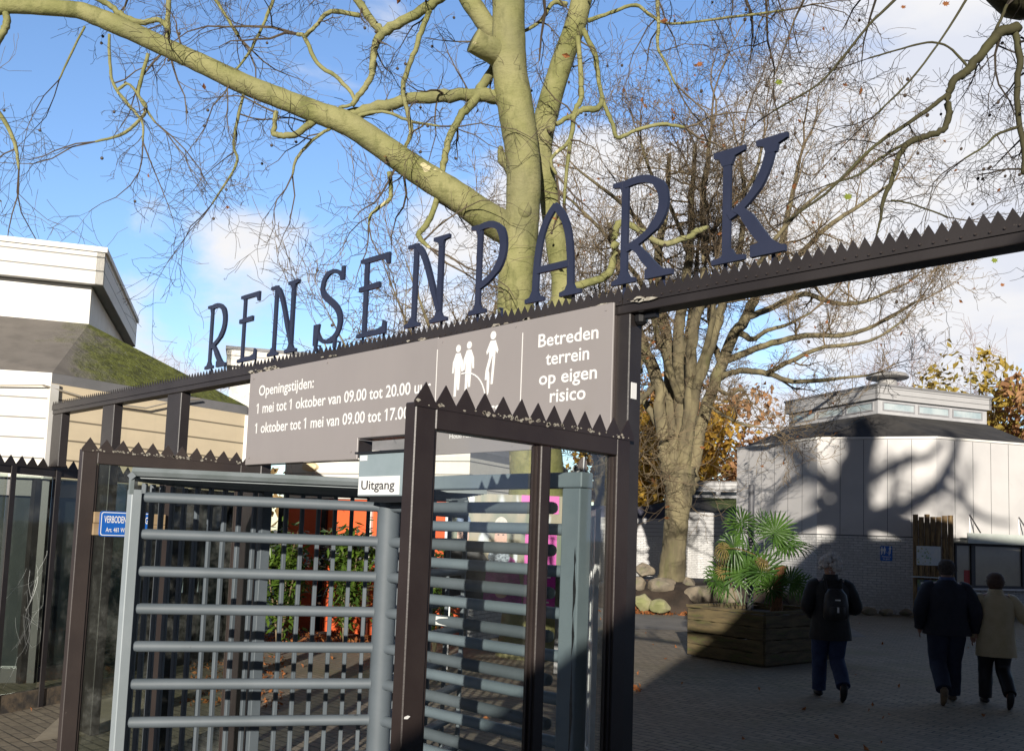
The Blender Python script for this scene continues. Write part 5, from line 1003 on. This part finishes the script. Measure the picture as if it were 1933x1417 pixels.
for i, (a, c, R, n_, mt, dr) in enumerate(FR):
    dd = random.Random(i+60).uniform(-.28, .22); frond(PX(*a, dd*.3), PX(*c, dd), R*.88*DPL/FPX, np.array(n_), i, mt, droop=dr)
pq = cw(15.6, (1419-966.5)/FPX*15.6, 0); pq2 = dep(1418, 1000, 15.7); pq = np.array([pq2[0], pq2[1], 0])
b = MB(); b.tube([pq, pq+EZ*(dep(1417, 916, 15.7)[2]), pq+EZ*(dep(1417, 914, 15.7)[2])], [.05, .05, .045], 16); whole(b, 'steel_pole', pm('dull_steel', (.12, .12, .13), (.09, .09, .1), 4, .55), 'plain upright steel pole standing behind the palm', 'pole', pq, smooth=True)

# ------------------------------------------------------------------ picture board, white gate, banner behind the turnstile
DB = 12.6; tl, tr, bl = dep(843, 929, DB), dep(1072, 930, DB), dep(838, 1140, DB)
e = tr-tl; e[2] = 0; W_ = np.linalg.norm(e); e /= W_; n = np.cross(e, EZ); H0 = bl[2]; H1 = tl[2]; o = np.array([tl[0], tl[1], H0]); HH = H1-H0
bo = thing('picture_board', 'photo board of two visitors in winter hats with a magenta strip behind the turnstile', 'information board', o+e*W_/2-EZ*H0)
m, t, bb = base_mat('blurred_wood_print'); v = coords(t, (2.2, 2.2, .6)); cc_ = t.mix(t.rng(t.noise(v, 2.2, 2, .4), .38, .6), (.07, .10, .05), (.24, .2, .12)); cc_ = t.mix(t.rng(t.noise(coords(t, (3, 3, .8)), 2.6, 1, .3), .56, .68), cc_, (.5, .55, .6)); t.link(cc_, bb.inputs['Base Color']); bb.inputs['Roughness'].default_value = .35
b = MB(); b.obox(o-n*.03, e*W_, n*.03, EZ*HH); b.build('panel', m, bo)
lay = [0]
def flat(P, mat, name):
    lay[0] += 1; q = MB(); q.prism([(x*W_, y*HH) for x, y in P], o+n*(.0004*lay[0]), e, EZ, n*.0004); return q.build(name, mat, bo)
def ell(cx, cy, rx, ry, a0=0, a1=360, n_=22): return [(cx+rx*math.cos(a), cy+ry*math.sin(a)) for a in np.linspace(R_(a0), R_(a1), n_, endpoint=(a1-a0) < 360)]
skin = pm('printed_skin', (.55, .33, .24), (.48, .27, .2), 9, .4)
flat([(-.005, 0), (.38, 0), (.37, .4), (.3, .5), (.22, .55), (.06, .55), (-.003, .47)], pm('printed_black_coat', (.012, .013, .016)), 'printed_coat'); flat(ell(.15, .62, .05, .1), skin, 'printed_face'); flat(ell(.15, .72, .062, .1, 0, 180)+[(.088, .7), (.212, .7)][:0], pm('printed_blue_knit', (.16, .24, .38), (.1, .14, .25), 60), 'printed_hat'); flat([(.09, .705), (.21, .705), (.21, .725), (.09, .725)], M['ink'], 'printed_hat_band')
flat([(.33, 0), (.66, 0), (.62, .3), (.58, .42), (.5, .48), (.42, .48), (.36, .4), (.34, .2)], pm('printed_magenta_coat', (.34, .02, .24), (.22, .012, .16), 12), 'printed_coat'); flat(ell(.46, .6, .052, .11), skin, 'printed_face'); flat(ell(.46, .69, .062, .11, 0, 180), pm('printed_white_hat', (.7, .66, .6), (.55, .5, .45), 50), 'printed_hat'); flat(ell(.45, .44, .09, .075), pm('printed_scarf', (.03, .05, .08), (.3, .36, .42), 40), 'printed_scarf')
for cx in (.15, .46):
    flat(ell(cx-.02, .64, .009, .006), M['ink'], 'printed_eye'); flat(ell(cx+.02, .64, .009, .006), M['ink'], 'printed_eye'); flat(ell(cx, .56, .02, .012, 180, 360), pm('printed_mouth', (.4, .1, .08)), 'printed_mouth')
flat(ell(.16, .2, .035, .03), skin, 'printed_hand'); flat(ell(.48, .12, .05, .04), skin, 'printed_hand')
mg = pm('magenta_print', (.62, .03, .38), (.5, .025, .32), 2, .35); flat([(.66, 0), (.92, 0), (.92, .68), (.66, .68)], mg, 'magenta_strip'); flat([(.62, .84), (.93, .84), (.93, 1), (.62, 1)], mg, 'magenta_strip')
q = MB()
for y_, w0 in ((.3, .15), (.27, .19), (.24, .12), (.1, .19), (.075, .16), (.05, .18)): q.obox(o+n*.014+e*W_*.69+EZ*HH*y_, e*W_*w0, n*.0004, EZ*HH*.012)
q.build('fine_print', M['white'], bo)
b = MB(); b.obox(o+e*.05-n*.07-EZ*H0, e*.06, n*.04, EZ*(H0+HH*.9)); b.obox(o+e*(W_-.12)-n*.07-EZ*H0, e*.06, n*.04, EZ*(H0+HH*.9)); b.build('leg', M['steel'], bo)
wg = thing('white_gate', 'narrow white metal gate leaf standing open behind the grey turnstile post', 'gate', cw(7.6, (1110-966.5)/FPX*7.6)); q0 = np.array([*dep(1128, 1000, 7.2)[:2], 0]); q1 = np.array([*dep(1082, 1000, 9.2)[:2], 0]); zt = 2.08
for q_ in (q0, q1): b = MB(); b.tube([q_, q_+EZ*zt], .028, 4); b.build('gate_post', M['white_metal'], wg)
b = MB()
for z in (.15, 1.0, zt-.03): b.bar(q0+EZ*z, q1+EZ*z, .05, .03, EZ)
b.build('gate_rails', M['white_metal'], wg)
for k in range(1, 12): b = MB(); c = q0+(q1-q0)*k/12; b.tube([c+EZ*.16, c+EZ*(zt-.05)], .009, 5); b.build('gate_bar', M['white_metal'], wg)
fq = dep(1096, 930, 7.9); fl = thing('beach_flag', 'drooping grey banner flag bearing a white letter G behind the turnstile beam', 'flag', (fq[0], fq[1], 0))
b = MB(); b.tube([(fq[0], fq[1], 0), (fq[0], fq[1], 1.9), dep(1103, 862, 7.9)], .012, 6); b.build('flagpole', M['steel'], fl)
b = MB(); Pn = [(1076, 892), (1088, 876), (1100, 862), (1108, 870), (1110, 905), (1104, 960), (1072, 965), (1070, 915)]; b.prism([((x-1090)/FPX*7.9, -(y-900)/FPX*7.9) for x, y in Pn], dep(1090, 900, 7.9), RT, UP, FW*.01); b.build('cloth', pm('grey_brown_cloth', (.09, .075, .075), (.12, .1, .1), 4, .8), fl)
add_text('lettering', 'G', M['white'], fl, dep(1083, 893, 7.88), unit(RT*.9+UP*.35), unit(UP*.9-RT*.35), -FW, None, .065, .02)
# ------------------------------------------------------------------ people (seen from behind, walking away)
def skin_body(name, V, E, Rr, mat, parent):
    me = bpy.data.meshes.new(name); me.from_pydata([tuple(v) for v in V], E, []); o = bpy.data.objects.new(name, me); COL.objects.link(o)
    sk = o.modifiers.new('skin', 'SKIN'); sk.use_smooth_shade = True
    for i, r in enumerate(Rr):
        d = me.skin_vertices[0].data[i]; d.radius = (r, r) if not isinstance(r, tuple) else r; d.use_root = (i == 0)
    sb = o.modifiers.new('sub', 'SUBSURF'); sb.levels = sb.render_levels = 2
    dg = bpy.context.evaluated_depsgraph_get(); dg.update(); m2 = bpy.data.meshes.new_from_object(o.evaluated_get(dg)); bpy.data.objects.remove(o); m2.materials.clear(); m2.materials.append(mat)
    m2.polygons.foreach_set('use_smooth', [True]*len(m2.polygons)); o2 = bpy.data.objects.new(name, m2); COL.objects.link(o2); o2.parent = parent; OFF[o2.name] = np.zeros(3); return o2
M['skin'] = pm('skin', (.42, .24, .17), (.38, .2, .14), 8, .5)
def cloth(mb, rings, n=16):
    """elliptical rings (centre, rx, ry) lofted with the x axis kept sideways"""
    V = []; k = len(rings)
    for c, rx, ry in rings:
        c = np.array(c, float)
        for j in range(n): th = 2*math.pi*j/n; V.append(c+np.array([rx*math.cos(th), ry*math.sin(th), 0]))
    F = [(i*n+j, i*n+(j+1) % n, (i+1)*n+(j+1) % n, (i+1)*n+j) for i in range(k-1) for j in range(n)]; F.append(tuple(range(n-1, -1, -1))); F.append(tuple((k-1)*n+j for j in range(n))); mb.add(V, F)
def person(label, px, foot_y, D_, h, face_az, top_mat, leg_mat, shoe_mat, hair_mat, arms, hair='short', jacket_hem=.46, build=1.0, lift='R', collar=None, wob=0):
    base = cw(D_, (px-966.5)/FPX*D_, 0); k = h/1.75
    t = thing('person', label, 'person', base, rz=-R_(face_az), local=True); t.scale = (k, k, k)
    # skeleton: x sideways, y forward, z up; one foot planted ahead, the other trailing with lifted heel
    s = 1 if lift == 'R' else -1
    hipL, hipR = np.array([-.09, 0, .92]), np.array([.09, 0, .92])
    fw_ = dict(knee=np.array([0, .14, .50]), ank=np.array([0, .17, .09]), toe=np.array([0, .36, .03])); bk = dict(knee=np.array([0, .05, .49]), ank=np.array([0, -.27, .20]), toe=np.array([0, -.24, .03]))
    Lg, Rg = (fw_, bk) if s > 0 else (bk, fw_)
    V = [(0, 0, .95), (0, 0, 1.12), (0, .01, 1.32), (0, .0, 1.44), (0, .0, 1.50), (0, .015, 1.56), (0, .02, 1.64), (0, .015, 1.71)]; E = [(0, 1), (1, 2), (2, 3), (3, 4), (4, 5), (5, 6), (6, 7)]; Q = [.13, .12, .135, .075, .055, .072, .088, .06]
    for sx, hip, g_ in ((-1, hipL, Lg), (1, hipR, Rg)):
        i = len(V); x = sx*.095; V += [tuple(hip), (x, g_['knee'][1]*.55, .72), (x, *g_['knee'][1:]), (x, (g_['knee'][1]+g_['ank'][1])/2-.02, (g_['knee'][2]+g_['ank'][2])/2+.02), (x, *g_['ank'][1:]), (x, *g_['toe'][1:])]; E += [(0, i)]+[(i+j, i+j+1) for j in range(5)]; Q += [.1, .085, .06, .058, .042, .034]
    hands = []
    for sx, (el, wr, fg) in zip((-1, 1), arms):
        i = len(V); sh = (sx*.19, 0, 1.39); V += [sh, tuple(el), tuple(wr), tuple(np.array(wr)+unit(np.array(fg))*.07)]; E += [(3, i), (i, i+1), (i+1, i+2), (i+2, i+3)]; Q += [.062, .045, .028, (.036, .02)]
        hd = unit(np.array(fg, float)); side = unit(np.cross(hd, np.array([sx*1., .2, 0]))); pal = np.array(wr)+hd*.07
        for f_ in range(4):
            a0 = pal+side*(.024-.016*f_); a1 = a0+hd*(.035+.006*(1.5-abs(f_-1.3))); a2 = a1+unit(hd+np.array([-sx*.6, .1, 0]))*.03; ii = len(V); V += [tuple(a0), tuple(a1), tuple(a2)]; E += [(i+3, ii), (ii, ii+1), (ii+1, ii+2)]; Q += [.009, .0085, .007]
        th0 = np.array(wr)+hd*.03+side*.03; ii = len(V); V += [tuple(th0), tuple(th0+unit(hd+side)*.045)]; E += [(i+2, ii), (ii, ii+1)]; Q += [.011, .008]
        hands.append(np.array(wr)+hd*.1)
    ib = skin_body('body', V, E, Q, M['skin'], t)
    b = MB()
    for sx in (-1, 1): b.ball((sx*.083, .015, 1.63), .022, 8, 6, (.5, .9, 1.5))
    b.ball((0, .115, 1.615), .016, 8, 6, (.8, 1, 1.3)); b.build('ears_and_nose', M['skin'], t, smooth=True)
    # hair
    b = MB(); r = random.Random(len(label))
    if hair == 'curly':
        for _ in range(90):
            a = r.uniform(0, 6.28); ph = r.uniform(-.5, 1.5); c = np.array([math.cos(a)*math.cos(ph)*.122, math.sin(a)*math.cos(ph)*.115-.012, 1.65+math.sin(ph)*.118])
            if c[1] > .07 and c[2] < 1.68: continue
            b.ball(c, r.uniform(.024, .036), 6, 5)
        for _ in range(240):
            a = r.uniform(0, 6.28); ph = r.uniform(-.6, 1.5); n_ = np.array([math.cos(a)*math.cos(ph), math.sin(a)*math.cos(ph), math.sin(ph)]); c = np.array([0, -.01, 1.65])+n_*.14
            if c[1] > .06 and c[2] < 1.68: continue
            b.tube([c, c+n_*.03+np.array([r.gauss(0, .02), r.gauss(0, .02), r.gauss(.0, .02)])], [.003, .001], 3, False)
    else:
        cloth(b, [((0, -.022, 1.56), .078, .075), ((0, -.018, 1.60), .094, .092), ((0, -.012, 1.65), .10, .104), ((0, -.005, 1.70), .092, .10), ((0, 0, 1.735), .066, .075), ((0, 0, 1.75), .03, .035)] if hair == 'short' else [((0, -.03, 1.53), .07, .06), ((0, -.025, 1.57), .1, .09), ((0, -.02, 1.63), .112, .11), ((0, -.01, 1.69), .105, .112), ((0, 0, 1.735), .076, .085), ((0, 0, 1.755), .03, .035)])
        for _ in range(160):
            a = r.uniform(0, 6.28); ph = r.uniform(-.3, 1.5); n_ = np.array([math.cos(a)*math.cos(ph), math.sin(a)*math.cos(ph), math.sin(ph)]); c = np.array([0, -.012, 1.645])+n_*np.array([.1, .105, .1])
            if c[1] > .07: continue
            b.tube([c, c+n_*.008+np.array([r.gauss(0, .012), r.gauss(0, .012), -.03])], [.004, .001], 3, False)
    b.build('hair', hair_mat, t, smooth=True)
    # trousers: two tapering legs meeting at the seat
    b = MB()
    for sx, g_ in ((-1, Lg), (1, Rg)):
        x = sx*.095; kn, an = g_['knee'], g_['ank']; P = spline([(x*.9, -.005, .98), (x, kn[1]*.45, .75), (x, kn[1], kn[2]), (x, (kn[1]+an[1])/2-.01, (kn[2]+an[2])/2), (x, an[1]-.005, an[2]+.0)], 4)
        R = np.interp(np.linspace(0, 1, len(P)), [0, .25, .5, .75, 1], [.118, .105, .082, .078, .072])*build*(1+.02*np.sin(np.arange(len(P))*2.1+wob)); b.tube(P, R, 14, True, up=(0, 1, .001))
    cloth(b, [((0, 0, .85), .17*build, .115*build), ((0, 0, .93), .185*build, .135*build), ((0, 0, 1.03), .17*build, .125*build)]); b.build('trousers', leg_mat, t, smooth=True)
    for sx, g_ in ((-1, Lg), (1, Rg)):
        b = MB(); an, to = g_['ank'], g_['toe']; d = unit(to-an); heel = an+np.array([0, -.04, -.045 if an[2] < .15 else .0]); x = np.array([sx*.095, 0, 0])
        if an[2] < .15: P = [(0, an[1]-.075, .035), (0, an[1]-.05, .05), (0, an[1]+.03, .055), (0, an[1]+.11, .045), (0, an[1]+.18, .035), (0, an[1]+.205, .03)]; R1 = [.02, .038, .045, .046, .04, .015]; R2 = [.02, .045, .05, .04, .03, .012]
        else: P = [(0, an[1]-.045, an[2]+.035), (0, an[1]-.05, an[2]), (0, an[1]-.03, an[2]-.07), (0, an[1]-.005, an[2]-.13), (0, an[1]+.05, .035), (0, an[1]+.1, .028)]; R1 = [.02, .038, .045, .048, .042, .015]; R2 = [.02, .045, .045, .036, .028, .012]
        b.tube([np.array(p_)+x for p_ in P], R1, 12, True, up=(1, 0, 0), ry=R2); b.build('shoe', shoe_mat, t, smooth=True, angle=180)
    # jacket body and sleeves
    b = MB(); hz = .95+(.46-jacket_hem); zs = [hz, hz+.012, .98, 1.08, 1.2, 1.3, 1.37, 1.42, 1.46, 1.50]; hz_w = .225 if jacket_hem > .5 else .205
    rx = [hz_w, hz_w+.004, .20, .195, .205, .215, .205, .165, .105, .078]; ry = [.16, .163, .155, .15, .155, .155, .14, .115, .09, .08]
    rings = sorted([((0, -.01, z), x*build*(1+.012*math.sin(z*31+wob)), y*build*(1+.015*math.sin(z*47+wob))) for z, x, y in zip(zs, rx, ry)], key=lambda q: q[0][2]); cloth(b, rings, 20)
    for sx, (el, wr, fg) in zip((-1, 1), arms):
        P = spline([(sx*.14, -.005, 1.40), (sx*.2, -.005, 1.37), tuple((np.array([sx*.2, 0, 1.37])+np.array(el))/2+np.array([sx*.012, -.01, 0])), tuple(el), tuple((np.array(el)+np.array(wr))/2), tuple(wr)], 4)
        R = np.interp(np.linspace(0, 1, len(P)), [0, .2, .45, .62, .8, 1], [.075, .085, .076, .07, .06, .052])*build*(1+.035*np.sin(np.arange(len(P))*1.9+wob)); b.tube(P, R, 14, True, up=(0, 1, .001))
    b.build('jacket', top_mat, t, smooth=True, angle=60)
    if collar: b = MB(); cloth(b, [((0, -.015, 1.45), .12, .1), ((0, -.02, 1.50), .095, .09), ((0, -.02, 1.535), .088, .085), ((0, -.02, 1.52), .07, .068)]); b.build('collar', collar, t, smooth=True)
    return t, base, k, hands
M['coat_black'] = pm('black_coat', (.010, .010, .011), (.016, .016, .018), 12, .7, .2, 60); M['coat_navy'] = pm('dark_navy_coat', (.010, .012, .022), (.014, .016, .028), 12, .75, .2, 60); M['coat_beige'] = pm('beige_raincoat', (.50, .40, .24), (.44, .35, .2), 6, .6, .3, 18)
M['jeans'] = pm('blue_denim', (.02, .034, .085), (.03, .048, .115), 14, .9, .2, 200); M['jeans_dark'] = pm('dark_denim', (.018, .024, .05), (.024, .032, .06), 14, .9); M['trouser_black'] = pm('black_trousers', (.011, .011, .012)); M['shoe_dark'] = pm('dark_shoe', (.012, .012, .014), rough=.5); M['shoe_tan'] = pm('shoe_with_tan_sole', (.2, .14, .08), (.05, .04, .03), 6)
M['hair_grey'] = pm('grey_hair', (.8, .76, .72), (.6, .57, .54), 30, .8, backlit=.2); M['hair_dark'] = pm('dark_grey_hair', (.07, .055, .045), (.04, .03, .026), 30, .8); M['hair_brown'] = pm('brown_hair', (.06, .03, .018), (.09, .05, .03), 30, .7)
DN_ = EYE*FPX/281
t1, b1, k1, h1 = person('person with bushy grey hair in black coat and jeans walking away with backpack', 1571, 1312, DN_, 1.72, -38, M['coat_black'], M['jeans'], M['shoe_dark'], M['hair_grey'], (((-.29, -.06, 1.14), (-.20, .14, 1.02), (.3, .5, -.3)), ((.30, -.04, 1.13), (.27, .20, 1.08), (-.2, .9, .1))), 'curly', .68, 1.16, 'R', M['coat_black'])
fz = R_(-38); lx = np.array([math.cos(fz), -math.sin(fz), 0]); ly = np.array([math.sin(fz), math.cos(fz), 0])
def loc(b_, k_, x, y, z): return b_+(lx*x+ly*y+EZ*z)*k_
bp = thing('backpack', 'black backpack with a small reflective tag on the back of the grey-haired walker', 'backpack', loc(b1, k1, 0, -.2, 1.05), rz=R_(38), local=True)
b = MB(); cloth(b, [((0, -.07, -.06), .12, .07), ((0, -.08, -.03), .145, .085), ((0, -.08, .12), .15, .09), ((0, -.07, .24), .13, .08), ((0, -.05, .31), .08, .05)], 18); b.build('bag', pm('black_nylon', (.014, .014, .016), (.02, .02, .022), 20, .45, .2, 80), bp, smooth=True)
b = MB(); cloth(b, [((0, -.165, -.02), .09, .025), ((0, -.17, .02), .1, .03), ((0, -.165, .1), .09, .025)], 14); b.build('pocket', M['black'], bp, smooth=True)
b = MB(); b.box((-.012, -.205, .035), (.01, -.2, .1)); b.box((-.03, -.19, .175), (.03, -.175, .19)); b.build('reflector', M['white'], bp)
b = MB()
for sx in (-.09, .09): b.tube([(sx, -.01, .28), (sx*1.05, .06, .42), (sx*1.1, .19, .36)], .018, 6)
b.build('strap', M['black'], bp)
b = MB(); c = loc(b1, k1, .30, .34, 1.1); b.obox(c-lx*.05-EZ*.03, lx*.16, ly*.02+EZ*.012, EZ*.1+ly*.03); b.obox(c-lx*.05-EZ*.03-ly*.012, lx*.15+EZ*.01, ly*.004, EZ*.09); whole(b, 'folded_paper', M['white'], 'folded white paper held by the grey-haired walker', 'paper', c)
t2, b2, k2, h2 = person('person in dark navy jacket with short dark hair walking away beside the beige coat', 1789, 1320, DN_, 1.74, -30, M['coat_navy'], M['jeans_dark'], M['shoe_tan'], M['hair_dark'], (((-.31, -.05, 1.13), (-.30, .05, .9), (0, .3, -1)), ((.31, -.06, 1.13), (.32, .02, .88), (0, .2, -1))), 'short', .58, 1.24, 'L', pm('blue_collar', (.03, .05, .14)), 1.2)
t3, b3, k3, h3 = person('person in beige raincoat with short brown hair walking away at the right edge', 1880, 1325, DN_-.1, 1.60, -30, M['coat_beige'], M['trouser_black'], M['shoe_dark'], M['hair_brown'], (((-.27, -.06, 1.14), (-.28, .02, .9), (0, .2, -1)), ((.33, -.02, 1.18), (.5, .02, 1.03), (1, .1, -.5))), 'bob', .76, 1.12, 'R', M['coat_beige'], 2.1)
